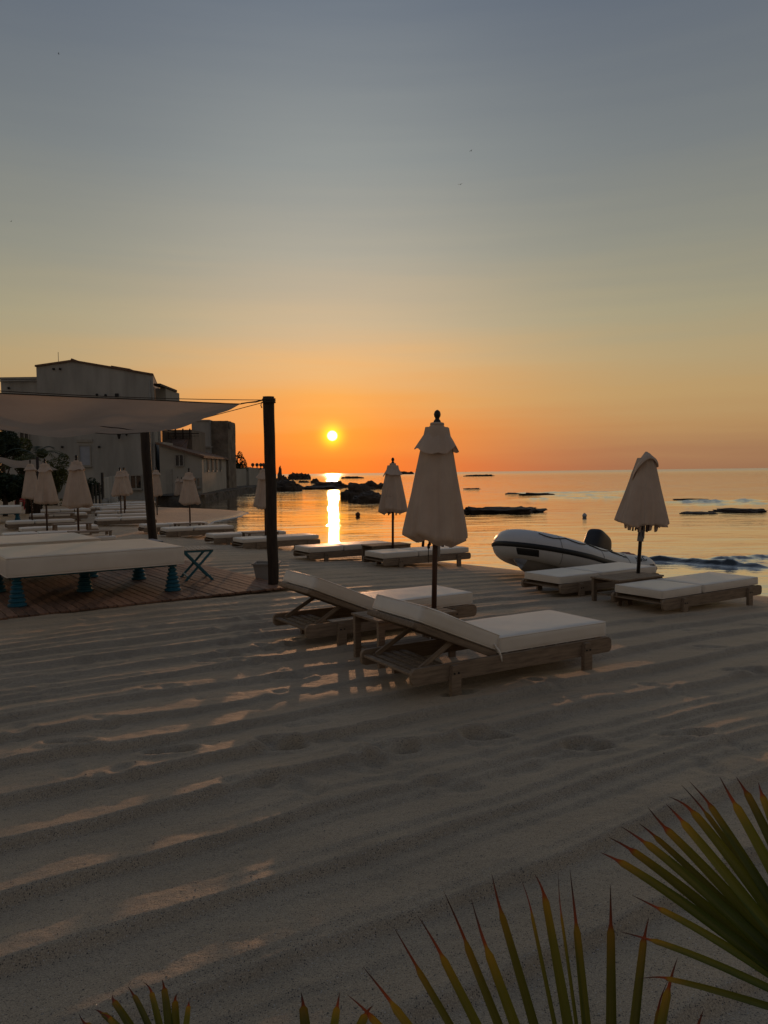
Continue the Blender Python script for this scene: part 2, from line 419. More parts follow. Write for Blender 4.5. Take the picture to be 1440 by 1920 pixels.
def sand_nodes():
    t = sandm.node_tree; N = t.nodes; L = t.links; b = N['Principled BSDF']
    tcn = N.new('ShaderNodeTexCoord'); co = tcn.outputs['Object']
    def nt(scale, detail=4, rough=.6):
        n = N.new('ShaderNodeTexNoise'); n.inputs['Scale'].default_value = scale; n.inputs['Detail'].default_value = detail
        n.inputs['Roughness'].default_value = rough; L.new(co, n.inputs['Vector']); return n.outputs[0]
    def ramp(f, a, b_, pa=.3, pb=.7):
        n = N.new('ShaderNodeValToRGB'); n.color_ramp.elements[0].position = pa; n.color_ramp.elements[1].position = pb
        n.color_ramp.elements[0].color = (*a, 1); n.color_ramp.elements[1].color = (*b_, 1); L.new(f, n.inputs[0]); return n.outputs[0]
    def mix(f, a, b_, mode='MIX'):
        n = N.new('ShaderNodeMix'); n.data_type = 'RGBA'; n.blend_type = mode
        for s, v in ((n.inputs[0], f), (n.inputs[6], a), (n.inputs[7], b_)):
            if isinstance(v, (int, float)): s.default_value = v
            elif isinstance(v, tuple): s.default_value = (*v, 1)
            else: L.new(v, s)
        return n.outputs[2]
    base = ramp(nt(1.3, 5), (.31, .250, .174), (.42, .340, .240))
    grain = ramp(nt(210, 3, .85), (.45, .44, .43), (1.52, 1.50, 1.46), .34, .66)
    c = mix(1.0, base, grain, 'MULTIPLY')
    vo = N.new('ShaderNodeTexVoronoi'); vo.inputs['Scale'].default_value = 140; L.new(co, vo.inputs['Vector'])
    sel = N.new('ShaderNodeSeparateColor'); L.new(vo.outputs['Color'], sel.inputs[0])
    def spot(chan, thr, rad):
        a = N.new('ShaderNodeMath'); a.operation = 'GREATER_THAN'; L.new(sel.outputs[chan], a.inputs[0]); a.inputs[1].default_value = thr
        d = N.new('ShaderNodeMath'); d.operation = 'LESS_THAN'; L.new(vo.outputs['Distance'], d.inputs[0]); d.inputs[1].default_value = rad
        m_ = N.new('ShaderNodeMath'); m_.operation = 'MULTIPLY'; L.new(a.outputs[0], m_.inputs[0]); L.new(d.outputs[0], m_.inputs[1]); return m_.outputs[0]
    c = mix(spot(0, .78, .36), c, (.040, .034, .030))
    c = mix(spot(1, .93, .30), c, (.50, .47, .43))
    # wet sand below the swash line
    sp_ = N.new('ShaderNodeSeparateXYZ'); L.new(co, sp_.inputs[0])
    zz = N.new('ShaderNodeMath'); zz.operation = 'ADD'; L.new(sp_.outputs[2], zz.inputs[0])
    nn = N.new('ShaderNodeMath'); nn.operation = 'MULTIPLY'; L.new(nt(.7, 3), nn.inputs[0]); nn.inputs[1].default_value = .06; L.new(nn.outputs[0], zz.inputs[1])
    wet = N.new('ShaderNodeMapRange'); wet.inputs['From Min'].default_value = -.235; wet.inputs['From Max'].default_value = -.275; L.new(zz.outputs[0], wet.inputs[0])
    c = mix(wet.outputs[0], c, mix(1.0, c, (.55, .50, .46), 'MULTIPLY'))
    L.new(c, b.inputs['Base Color'])
    rr = N.new('ShaderNodeMapRange'); rr.inputs['To Min'].default_value = .62; rr.inputs['To Max'].default_value = .25; L.new(wet.outputs[0], rr.inputs[0])
    L.new(rr.outputs[0], b.inputs['Roughness']); b.inputs['Specular IOR Level'].default_value = .5
    b.inputs['Sheen Weight'].default_value = .45; b.inputs['Sheen Roughness'].default_value = .35; b.inputs['Sheen Tint'].default_value = (1, .80, .60, 1)
    bp = N.new('ShaderNodeBump'); bp.inputs['Strength'].default_value = .8; bp.inputs['Distance'].default_value = .0035; L.new(nt(120, 3, .8), bp.inputs['Height'])
    bp2 = N.new('ShaderNodeBump'); bp2.inputs['Strength'].default_value = .7; bp2.inputs['Distance'].default_value = .012; L.new(nt(17, 4), bp2.inputs['Height'])
    L.new(bp2.outputs[0], bp.inputs['Normal'])
    L.new(bp.outputs[0], b.inputs['Normal'])
sand_nodes()
structure(link('sand_beach', fan('sand', np.concatenate([dense, coarse]), rads, terrain), sandm))

# loose grit on the near sand
def grit():
    rs = np.random.RandomState(3); V = []; F = []; n = 5200
    r = 2.2 + 5.5 * rs.rand(n) ** 1.7; a = (rs.rand(n) - .5) * R(70); X = r * np.sin(a); Y = r * np.cos(a); Z = terrain(X, Y)
    sz = .0018 + .0035 * rs.rand(n) ** 5
    for x, y, z, s in zip(X, Y, Z, sz):
        b = len(V)
        q = rs.uniform(.6, 1.3, 6) * s
        V += [(x + q[0], y, z), (x - q[1], y, z), (x, y + q[2], z), (x, y - q[3], z), (x, y, z + q[4]), (x, y, z - q[5])]
        F += [(b + i, b + j, b + k) for i, j, k in ((0, 2, 4), (2, 1, 4), (1, 3, 4), (3, 0, 4), (2, 0, 5), (1, 2, 5), (3, 1, 5), (0, 3, 5))]
    m = bpy.data.meshes.new('grit'); m.from_pydata(V, [], F); m.update()
    o = link('shell_grit', m, mat('grit', (.03, .028, .026), (.42, .39, .35), 60, .7))
    o['kind'] = 'stuff'; o['label'] = 'dark and pale shell grit scattered over the sand'; o['category'] = 'grit'
grit()

# ------------------------------------------------------------------ sea
def wave_line(x, y, ax, ay, bx, by, wd, hgt, s):
    dx, dy = bx - ax, by - ay; ln = math.hypot(dx, dy); ux, uy = dx / ln, dy / ln
    t = (x - ax) * ux + (y - ay) * uy; n_ = -(x - ax) * uy + (y - ay) * ux + .35 * vn(t * .7, t * 0 + s, s) + .16 * vn(t * 2.6, t * 0 + s, s + 1) + .08 * vn(t * 6.5, t * 0 + s, s + 3)
    env = np.clip(np.minimum(t, ln - t) / (.22 * ln), 0, 1); env = env * env * (3 - 2 * env)
    prof = np.where(n_ < 0, np.exp(-(n_ / (wd * .38)) ** 2), np.exp(-(n_ / (wd * 1.5)) ** 2))
    return hgt * env * prof * (.75 + .6 * vn(t * 1.1, n_ * .3, s + 2) + .7 * vn(t * 4.0, n_ * 5, s + 4))
def sea_z(x, y):
    r = np.hypot(x, y); fd = np.exp(-np.maximum(r - 30, 0) / 50)
    z = SEA + fd * (.010 * vn(x * .5, y * 1.1, 21) + .006 * vn(x * 1.3, y * 2.6, 22))
    a = at(1150, 1046, 17.6); b = at(1470, 1066, 15.6)
    z = z + wave_line(x, y, a.x, a.y, b.x, b.y, .34, .14, 31)
    a = at(1290, 1052, 17.2); b = at(1480, 1045, 17.8)
    z = z + wave_line(x, y, a.x, a.y, b.x, b.y, .26, .07, 33)
    for (p, q, dp, wd, h, s) in [((1220, 943), (1460, 946), 47, .6, .14, 35), ((930, 926), (1230, 926), 70, .8, .14, 37),
                               ((930, 938), (1200, 940), 56, .5, .09, 39), ((1240, 951), (1480, 948), 43, .4, .08, 43), ((1000, 932), (1180, 933), 62, .6, .10, 45)]:
        a = at(*p, dp); b = at(*q, dp + 1.5); z = z + wave_line(x, y, a.x, a.y, b.x, b.y, wd, h, s)
    return z
seam = bpy.data.materials.new('sea_water'); seam.use_nodes = True
def sea_nodes():
    t = seam.node_tree; N = t.nodes; L = t.links; b = N['Principled BSDF']
    b.inputs['Base Color'].default_value = (.022, .024, .020, 1); b.inputs['Roughness'].default_value = .045
    b.inputs['IOR'].default_value = 1.33
    tcn = N.new('ShaderNodeTexCoord'); co = tcn.outputs['Object']
    def nt(sc, detail, st, rot=0):
        mp_ = N.new('ShaderNodeMapping'); mp_.inputs['Scale'].default_value = st; mp_.inputs['Rotation'].default_value = (0, 0, rot); L.new(co, mp_.inputs[0])
        n = N.new('ShaderNodeTexNoise'); n.inputs['Scale'].default_value = sc; n.inputs['Detail'].default_value = detail; L.new(mp_.outputs[0], n.inputs['Vector']); return n.outputs[0]
    # calm cove, livelier water outside the rocks
    sep = N.new('ShaderNodeSeparateXYZ'); L.new(co, sep.inputs[0])
    out = N.new('ShaderNodeMapRange'); out.inputs['From Min'].default_value = 45; out.inputs['From Max'].default_value = 75
    out.inputs['To Min'].default_value = .55; out.inputs['To Max'].default_value = 1.25; L.new(sep.outputs[1], out.inputs[0])
    pat = N.new('ShaderNodeMapRange'); pat.inputs['From Min'].default_value = .35; pat.inputs['From Max'].default_value = .65
    pat.inputs['To Min'].default_value = .45; pat.inputs['To Max'].default_value = 1.35; L.new(nt(.07, 3, (1, 2.2, 1)), pat.inputs[0])
    am = N.new('ShaderNodeMath'); am.operation = 'MULTIPLY'; L.new(out.outputs[0], am.inputs[0]); L.new(pat.outputs[0], am.inputs[1])
    def scaled(h, f):
        a = N.new('ShaderNodeMath'); a.operation = 'MULTIPLY'; L.new(h, a.inputs[0]); L.new(am.outputs[0], a.inputs[1])
        c = N.new('ShaderNodeMath'); c.operation = 'MULTIPLY'; L.new(a.outputs[0], c.inputs[0]); c.inputs[1].default_value = f; return c.outputs[0]
    hs = [scaled(nt(.9, 2, (.55, 1.6, 1), .12), .042), scaled(nt(3.2, 2, (.6, 1.5, 1), -.1), .018), scaled(nt(9, 2, (.7, 1.4, 1), .2), .0065)]
    s1 = N.new('ShaderNodeMath'); s1.operation = 'ADD'; L.new(hs[0], s1.inputs[0]); L.new(hs[1], s1.inputs[1])
    s2 = N.new('ShaderNodeMath'); s2.operation = 'ADD'; L.new(s1.outputs[0], s2.inputs[0]); L.new(hs[2], s2.inputs[1])
    bp = N.new('ShaderNodeBump'); bp.inputs['Strength'].default_value = 1; bp.inputs['Distance'].default_value = 1; L.new(s2.outputs[0], bp.inputs['Height'])
    # slopes of the chop, taken straight from noise so that they survive far away
    mp_ = N.new('ShaderNodeMapping'); mp_.inputs['Scale'].default_value = (.5, 1.5, 1); L.new(co, mp_.inputs[0])
    cn_ = N.new('ShaderNodeTexNoise'); cn_.inputs['Scale'].default_value = 1.1; cn_.inputs['Detail'].default_value = 3; L.new(mp_.outputs[0], cn_.inputs['Vector'])
    sb = N.new('ShaderNodeVectorMath'); sb.operation = 'SUBTRACT'; L.new(cn_.outputs['Color'], sb.inputs[0]); sb.inputs[1].default_value = (.5, .5, .5)
    ml = N.new('ShaderNodeVectorMath'); ml.operation = 'MULTIPLY'; L.new(sb.outputs[0], ml.inputs[0]); ml.inputs[1].default_value = (.05, .34, 0)
    fr = N.new('ShaderNodeMapRange'); fr.inputs['From Min'].default_value = 18; fr.inputs['From Max'].default_value = 160; fr.inputs['To Min'].default_value = .16; fr.inputs['To Max'].default_value = 1.0; L.new(sep.outputs[1], fr.inputs[0])
    fs = N.new('ShaderNodeMath'); fs.operation = 'MULTIPLY'; L.new(fr.outputs[0], fs.inputs[0]); L.new(pat.outputs[0], fs.inputs[1])
    sc_ = N.new('ShaderNodeVectorMath'); sc_.operation = 'SCALE'; L.new(ml.outputs[0], sc_.inputs[0]); L.new(fs.outputs[0], sc_.inputs['Scale'])
    ad = N.new('ShaderNodeVectorMath'); ad.operation = 'ADD'; L.new(bp.outputs[0], ad.inputs[0]); L.new(sc_.outputs[0], ad.inputs[1])
    nm_ = N.new('ShaderNodeVectorMath'); nm_.operation = 'NORMALIZE'; L.new(ad.outputs[0], nm_.inputs[0])
    L.new(nm_.outputs[0], b.inputs['Normal'])
    rg = N.new('ShaderNodeMapRange'); rg.inputs['From Min'].default_value = 60; rg.inputs['From Max'].default_value = 900; rg.inputs['To Min'].default_value = .03; rg.inputs['To Max'].default_value = .22; L.new(sep.outputs[1], rg.inputs[0])
    L.new(rg.outputs[0], b.inputs['Roughness'])
    gl = N.new('ShaderNodeBsdfGlossy'); gl.inputs['Color'].default_value = (.97, .95, .90, 1); L.new(rg.outputs[0], gl.inputs['Roughness']); L.new(nm_.outputs[0], gl.inputs['Normal'])
    lw = N.new('ShaderNodeLayerWeight'); L.new(nm_.outputs[0], lw.inputs['Normal'])
    rp = N.new('ShaderNodeValToRGB'); el = rp.color_ramp.elements
    el[0].position = .45; el[0].color = (.03, .03, .03, 1); el[1].position = .90; el[1].color = (.95, .95, .95, 1)
    e3 = el.new(.70); e3.color = (.38, .38, .38, 1); e3 = el.new(.80); e3.color = (.72, .72, .72, 1)
    L.new(lw.outputs['Facing'], rp.inputs[0])
    mx = N.new('ShaderNodeMixShader'); L.new(rp.outputs[0], mx.inputs[0]); L.new(b.outputs[0], mx.inputs[1]); L.new(gl.outputs[0], mx.inputs[2])
    L.new(mx.outputs[0], N['Material Output'].inputs[0])
sea_nodes()
structure(link('sea', fan('sea', np.linspace(R(-72), R(80), 420), np.concatenate([np.linspace(7, 30, 420)[:-1], np.geomspace(30, 110, 200)[:-1], np.geomspace(110, 26000, 150)]), sea_z, closed=False), seam))
# thin foam hem where the swash ends
def foam():
    pts = [(-3.6, 23.5), (-4.0, 24.2), (-6.0, 27.4), (-7.1, 30.3), (-7.4, 33.5), (-7.0, 37.5), (-7.2, 41), (-8.3, 43.6)]
    mb = MB(); L_ = []
    for (ax, ay), (bx, by) in zip(pts[:-1], pts[1:]):
        n_ = 14
        for k in range(n_):
            t = k / n_; L_.append((ax + (bx - ax) * t, ay + (by - ay) * t))
    V = []; F = []
    for i, (x, y) in enumerate(L_):
        j = min(i + 1, len(L_) - 1); k = max(i - 1, 0)
        dx, dy = L_[j][0] - L_[k][0], L_[j][1] - L_[k][1]; ln = math.hypot(dx, dy); nx_, ny_ = dy / ln, -dx / ln
        o_ = .30 * mnoise.noise(Vector((x * .9, y * .9, 0))); wd = .05 + .07 * abs(mnoise.noise(Vector((x * 2, y * 2, 4))))
        ts = np.linspace(-1.6, 1.6, 65); zz = terrain(x + nx_ * ts, y + ny_ * ts, False)
        ins = np.where(zz < SEA + .004)[0]
        if len(ins): o_ = ts[ins[np.argmin(np.abs(ts[ins]))]] if zz[32] > SEA else ts[np.where(zz >= SEA)[0][np.argmin(np.abs(ts[np.where(zz >= SEA)[0]]))]] if np.any(zz >= SEA) else 0
        wd = .04 + .05 * abs(mnoise.noise(Vector((x * 2, y * 2, 4)))); cx, cy = x + nx_ * o_, y + ny_ * o_
        for (sx, zoff) in ((-wd, -.01), (0, .022), (wd, -.01)):
            px_, py_ = cx + nx_ * sx, cy + ny_ * sx
            V.append((px_, py_, max(SEA, gz(px_, py_)) + zoff))
    for i in range(len(L_) - 1):
        for k in range(2): F.append((i * 3 + k, i * 3 + k + 1, i * 3 + k + 4, i * 3 + k + 3))
    m = bpy.data.meshes.new('foam'); m.from_pydata(V, [], F); m.update(); m.shade_smooth()
    o = link('foam', m, mat('foam', (.45, .43, .40), (.6, .58, .55), 8, .6))
    o['kind'] = 'stuff'; o['label'] = 'thin white line of foam along the small bay'; o['category'] = 'foam'
foam()

# ------------------------------------------------------------------ rocks
def rock(px0, px1, ptop, pbot, depth, label, seed, strata=.5, flat=1.0, name='rock', sink=.5, thick=None):
    depth = min(900, on((px0 + px1) / 2, pbot, SEA).y)
    a = at(px0, pbot, depth); b = at(px1, pbot, depth); t = at((px0 + px1) / 2, ptop, depth)
    wdt = (b - a).length; top = (t.z - SEA) * (.6 if seed >= 14 and seed < 60 else 1)
    cx, cyy = (a.x + b.x) / 2, (a.y + b.y) / 2
    dp = thick or max(1.2, min(wdt * .6, 6))
    bm = bmesh.new(); bmesh.ops.create_icosphere(bm, subdivisions=5, radius=1)
    for v in bm.verts:
        p = v.co.copy()
        n1 = mnoise.fractal(Vector((p.x * 1.3 + seed * 9, p.y * 1.3, p.z * 1.8)), 1, 2, 4)
        wv = Vector((p.x * wdt * .5 + seed * 3.1, p.y * dp * .5, p.z * 1.2)); n2 = mnoise.fractal(wv * (.9 if wdt < 12 else .35), 1, 2, 4); n3 = mnoise.fractal(wv * 2.6 + Vector((4, 1, 0)), 1, 2, 3) if wdt < 30 else 0
        k = 1 + .24 * n1 + .22 * n2
        # squarer than an ellipsoid, flat topped
        sx = math.copysign(abs(p.x) ** .7, p.x); sy = math.copysign(abs(p.y) ** .8, p.y); sz = math.copysign(abs(p.z) ** (.55 / flat if p.z > 0 else .8), p.z)
        z = sz * k
        z += strata * .06 * math.sin(z * 18 + 2 * n1) + (.18 * n2 + .22 * n3) * max(0, z) - .25 * max(0, abs(p.x) - .35) * max(0, z)
        v.co = Vector((sx * k * wdt / 2 * .94, sy * k * dp / 2, (z * .80 * top) if z > 0 else z * sink))
    m = bpy.data.meshes.new('rock'); bm.to_mesh(m); bm.free()
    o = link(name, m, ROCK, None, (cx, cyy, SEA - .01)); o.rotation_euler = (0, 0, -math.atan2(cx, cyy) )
    tag(o, label, 'rock', 'rocks in the bay'); return o
rock(538, 583, 886, 899, 175, 'large flat-topped boulder standing off the headland, farthest from the beach', 1, flat=1.3)
rock(516, 542, 892, 904, 150, 'small dark rock beside the large far flat-topped boulder', 2)
rock(508, 566, 901, 920, 92, 'broad dark headland rock at the foot of the garden wall', 3, flat=1.3)
rock(520, 529, 875, 915, 95, 'upright rock pillar on the headland beside the dark post', 4, strata=1, thick=1.6)
rock(588, 646, 900, 914, 112, 'low rock crossed by the sun glitter', 5, flat=1.2)
rock(582, 600, 898, 906, 140, 'little pointed rock left of the glitter rock', 6)
rock(560, 580, 901, 905, 150, 'low reef fragment between the boulder and the glitter rock', 61)
rock(628, 655, 907, 914, 110, 'small low rock touching the right of the glitter rock', 62)
rock(556, 640, 911, 917, 103, 'thin dark reef ledge in front of the glitter rock', 7, thick=3)
rock(640, 700, 903, 934, 66, 'tall lumpy brown rock beside the sun path', 8, strata=.9)
rock(662, 720, 922, 941, 60, 'low brown shelf rock at the foot of the lumpy rock', 9)
rock(676, 718, 902, 916, 70, 'dark slanting rock behind the lumpy rock', 10)
rock(712, 745, 904, 912, 95, 'thin dark reef behind the small parasol', 11)
rock(744, 775, 884, 889, 420, 'dark far islet just above the small parasol cape', 12)
rock(640, 682, 893, 897, 300, 'thin far reef line under the sun', 13, thick=5)
rock(872, 926, 887, 893, 420, 'low far islet on the horizon right of the tall parasol', 14, thick=9)
rock(850, 1016, 941, 960, 47, 'long flat dark reef right of the tall parasol', 15, flat=1.2, thick=2.0)
rock(975, 1036, 921, 928, 75, 'flat double reef in the choppy patch', 16, thick=1.6, flat=1.3)
rock(946, 976, 922, 926, 80, 'small thin reef left of the flat double reef', 17, thick=2)
rock(868, 900, 913, 917, 95, 'thin dark skerry beside the tall parasol edge', 18, thick=2)
rock(1264, 1326, 932, 937, 62, 'slim reef alone on the calm water behind the ragged parasol', 19, thick=1.3)
rock(1330, 1432, 949, 959, 46, 'long dark reef with broken water at the right', 20, thick=1.5, flat=1.2)
rock(1276, 1345, 956, 963, 44, 'short black reef in front of the long right reef', 21, thick=1.0)
def buoy(px, py, depth, rad, m, label, name):
    p = at(px, py, depth); r_ = thing(name, label, 'buoy', (p.x, p.y, SEA))
    mb = MB(); mb.lathe([(rad * math.sin(math.pi * k / 12) + .001, rad - rad * math.cos(math.pi * k / 12)) for k in range(13)], 18, (0, 0, -.3 * rad))
    link('float', mb.mesh('float', True), m, r_)
    link('eye_ring', MB().lathe([(.035, 1.66 * rad), (.04, 1.72 * rad), (.035, 1.8 * rad), (.012, 1.82 * rad)], 10).mesh('ring', True), BLACK, r_)
buoy(671, 968, 36.5, .115, BUOYD, 'dark round orange buoy floating beside the sun path', 'mooring_buoy')
buoy(1096, 973, 33.5, .10, BUOYW, 'small white buoy floating above the dinghy', 'mooring_buoy')

# ------------------------------------------------------------------ sun loungers
LL, LW = 2.08, .80
_lm = {}
def rail_mesh():
    if 'rail' not in _lm:
        h = .065; pts = []
        for k in range(7): a = math.pi / 2 * k / 6; pts.append((LL / 2 - .045 + .045 * math.sin(a), h - .045 + .045 * math.cos(a)))
        for k in range(7): a = math.pi / 2 * k / 6; pts.append((LL / 2 - .045 + .045 * math.cos(a), -h + .045 - .045 * math.sin(a)))
        pts += [(-x, z) for x, z in reversed(pts)]
        m = MB().prism(pts, -.0175, .0175).mesh('rail'); m.materials.append(WOOD); _lm['rail'] = m
    return _lm['rail']
def leg_mesh():
    if 'leg' not in _lm:
        mb = MB(); mb.v = []; w0, w1 = .045, .045
        prof = [(-.045, -.05), (.045, -.05), (.045, .13), (.030, .23), (-.030, .23), (-.045, .13)]
        mb.prism(prof, -.02, .02); m = mb.mesh('leg'); m.materials.append(WOOD); _lm['leg'] = m
    return _lm['leg']
def bolt_mesh():
    if 'bolt' not in _lm:
        m = MB().tube([(0, -.006, 0), (0, .004, 0)], .008, 8).mesh('bolt'); m.materials.append(IRON); _lm['bolt'] = m
    return _lm['bolt']
def cush_cached(key, *a, **k):
    if key not in _lm:
        m = cushion(*a, **k); m.materials.append(CUSH); _lm[key] = m
    return _lm[key]
def lounger(label, group, x, y, deg, raised=None, detail=True, seed=0, z=None, tilt=0):
    """x,y = near-rail head end on the sand; deg = heading of the foot end"""
    a = R(deg); cx = x + math.cos(a) * LL / 2 - math.sin(a) * LW / 2; cyy = y + math.sin(a) * LL / 2 + math.cos(a) * LW / 2
    if z is None: z = gz(cx, cyy) - (0 if raised else .025)
    t = thing('sun_lounger', label, 'sun lounger', (cx, cyy, z), (R(tilt), 0, a), group)
    for s in (-1, 1):
        link('side_rail', rail_mesh(), None, t, (0, s * (LW / 2 - .0175), .175))
        for lx in (-LL / 2 + .378, LL / 2 - .32):
            lg = link('leg', leg_mesh(), None, t, (lx, s * (LW / 2 + .0215), 0), (0, 0, 0))
            if detail:
                for q in (-.02, .02): link('bolt', bolt_mesh(), None, lg, (q, s * .0205, .17), (0, 0, 0 if s < 0 else math.pi))
    if detail:
        for k in range(5):
            part_box('slat', .05, LW - .072, .02, WOOD, t, (-LL / 2 + .04 + k * .085, 0, .19 + .0), bev=.004)
        for k in range(9):
            part_box('slat', .07, LW - .072, .02, WOOD, t, (-LL / 2 + .92 + k * .135, 0, .222), bev=.004)
    else:
        part_box('end_slat', .06, LW - .072, .02, WOOD, t, (-LL / 2 + .05, 0, .19), bev=.004)
        part_box('end_slat', .06, LW - .072, .02, WOOD, t, (LL / 2 - .05, 0, .20), bev=.004)
    hx = -LL / 2 + .83
    sl_ = LL / 2 - .03 - hx
    sm0 = link('seat_mattress', cush_cached(('seat', seed, bool(raised)), sl_, LW - .07, .135 if raised else .108, .024, seed, puff=.004, wr=.003), None, t, (hx + .015 + sl_ / 2, 0, .238))
    th = R(raised or 0)
    Ry = Matrix.Rotation(th, 3, 'Y'); H = Vector((hx, 0, .245))
    def bk(v): return H + Ry @ Vector(v)
    bl = .80
    bm0 = link('back_mattress', cush_cached(('back', seed, bool(raised)), bl, LW - .07, .135 if raised else .108, .024, seed + 50, puff=.004, wr=.003), None, t, bk((-bl / 2 - .012, 0, .018 if raised else -.006)), (0, th, 0))
    if detail:
        for o_, l_ in ((sm0, sl_), (bm0, bl)):
            for zz in (.012, .126 if raised else .099): piping(o_, l_ - .012, LW - .082, zz, .02)
    if raised:
        for s in (-1, 1):
            part_box('backrest_rail', bl + .02, .03, .055, WOOD, t, bk((-bl / 2, s * (LW / 2 - .06), -.012)), (0, th, 0), bev=.008)
            p0 = bk((-bl * .52, s * (LW / 2 - .10), -.03)); p1 = Vector((-LL / 2 + (.10 if s > 0 else .13), s * (LW / 2 - .10), .205))
            d = p1 - p0
            part_box('prop', d.length, .022, .04, WOOD, t, (p0 + p1) / 2, (0, -math.atan2(d.z, d.x), 0), bev=.006)
        part_box('backrest_end_rail', .05, LW - .09, .05, WOOD, t, bk((-bl - .02, 0, -.012)), (0, th, 0), bev=.012)
        for k in range(6): part_box('backrest_slat', .07, LW - .155, .018, WOOD, t, bk((-.08 - k * .135, 0, -.002)), (0, th, 0), bev=.004)
        # ties that hold the two mattresses together
        for s in (-1, 1):
            mb = MB(); mb.tube([(hx - .03, s * (LW / 2 - .03), .33), (hx + .005, s * (LW / 2 - .012), .27), (hx + .012, s * (LW / 2 + .004), .225), (hx + .018, s * (LW / 2 + .006), .19)], [.006, .012, .009, .005], 6)
            link('tie', mb.mesh('tie', True), CUSH, t)
    elif detail:
        for s in (-1, 1): part_box('backrest_rail', .80, .03, .04, WOOD, t, (hx - .40, s * (LW / 2 - .06), .216), bev=.006)
    return t
G_NEAR = 'raised-back loungers around the tall parasol'
G_SEA = 'flat loungers along the waterline'
G_FAR = 'loungers in the far row before the white houses'
G_INL = 'loungers in the row behind the daybeds'

# ------------------------------------------------------------------ side tables
def side_table(label, x, y, deg, z=None, lx=.86, ly=.50, h=.36, detail=True):
    """x,y = head-side far corner; table runs along +u and -v"""
    a = R(deg); cx = x + math.cos(a) * lx / 2 + math.sin(a) * ly / 2; cyy = y + math.sin(a) * lx / 2 - math.cos(a) * ly / 2
    if z is None: z = gz(cx, cyy)
    t = thing('side_table', label, 'side table', (cx, cyy, z), (0, 0, a), 'wooden tables between the loungers')
    for k in range(5):
        part_box('top_board', lx, ly / 5 - .006, .022, WOOD, t, (0, -ly / 2 + ly / 10 + k * ly / 5, h), bev=.003)
    for sx in (-1, 1):
        for sy in (-1, 1):
            part_box('leg', .065, .04, h + .03, WOOD, t, (sx * (lx / 2 - .045), sy * (ly / 2 - .035), (h - .05) / 2 - .004), bev=.005)
    if detail:
        for sy in (-1, 1): part_box('apron', lx - .16, .022, .07, WOOD, t, (0, sy * (ly / 2 - .035), h - .05), bev=.003)
        for k in range(4): part_box('shelf_board', lx - .16, .10, .018, WOOD, t, (0, -ly / 2 + .09 + k * .107, .11), bev=.003)
    return t

# ------------------------------------------------------------------ parasols
def canopy_mesh(z_top, z_bot, r_top, r_bot, seed, folds=8, n=128, rows=26, amp=.10, hem=.02, bulge=0.0, tuck=0.0):
    rs = random.Random(seed); ph = rs.uniform(0, 6.28)
    fa = [rs.uniform(.55, 1.25) for _ in range(folds)]; fo = [rs.uniform(-.09, .09) for _ in range(folds)]; lo = [rs.uniform(-.5, 1) for _ in range(folds)]
    V = []; F = []
    tk = .87 if tuck else 1.0
    for i in range(rows + 1):
        sv = i / rows; t = min(sv / tk, 1); q = max(0, (sv - tk) / (1 - tk)) if tuck else 0
        z = z_top + (z_bot + .05 * bool(tuck) - z_top) * t - tuck * .17 * q
        r = (r_top + (r_bot - r_top) * t + bulge * math.sin(math.pi * t)) * (1 - tuck * q)
        for k in range(n):
            th = 2 * math.pi * k / n; u = (th / (2 * math.pi) * folds) % folds; c = int(u) % folds; fr = u - int(u)
            fr2 = min(max(fr + fo[c] * 3 * math.sin(math.pi * fr), 0), 1)
            tri = abs(2 * fr2 - 1)                      # 1 on the rib, 0 in the pleat
            pleat = (1 - tri) ** .8 * (.75 + .25 * math.sin(z * 5 + c * 2.1))
            c2 = .5 + .5 * math.cos(4 * math.pi * fr2)
            rr = r * (1 - tuck * .5 * q * mnoise.noise(Vector((math.cos(th) * 2.3, math.sin(th) * 2.3, seed + 4.4)))) * (1 - amp * fa[c] * pleat * (.35 + .65 * t) + amp * .35 * c2 * (1 - tri) * t)
            rr += r * .04 * mnoise.noise(Vector((math.cos(th) * 1.1 + seed, math.sin(th) * 1.1, z * 1.6)))
            rr += r * .025 * mnoise.noise(Vector((math.cos(th) * 6 + seed, math.sin(th) * 6, z * 2.2)))
            zz = z + t ** 3 * (-hem * pleat * (.6 + .8 * lo[c]) * (1 - q) + .075 * mnoise.noise(Vector((math.cos(th) * 1.3, math.sin(th) * 1.3, seed + .37))) + .012 * q * mnoise.noise(Vector((math.cos(th) * 7, math.sin(th) * 7, seed))))
            V.append((rr * math.cos(th + ph), rr * math.sin(th + ph), zz))
    for i in range(rows):
        for k in range(n): F.append((i * n + k, (i + 1) * n + k, (i + 1) * n + (k + 1) % n, i * n + (k + 1) % n))
    m = bpy.data.meshes.new('canopy'); m.from_pydata(V, [], F); m.update(); m.shade_smooth(); m.materials.append(CANVAS); return m, ph
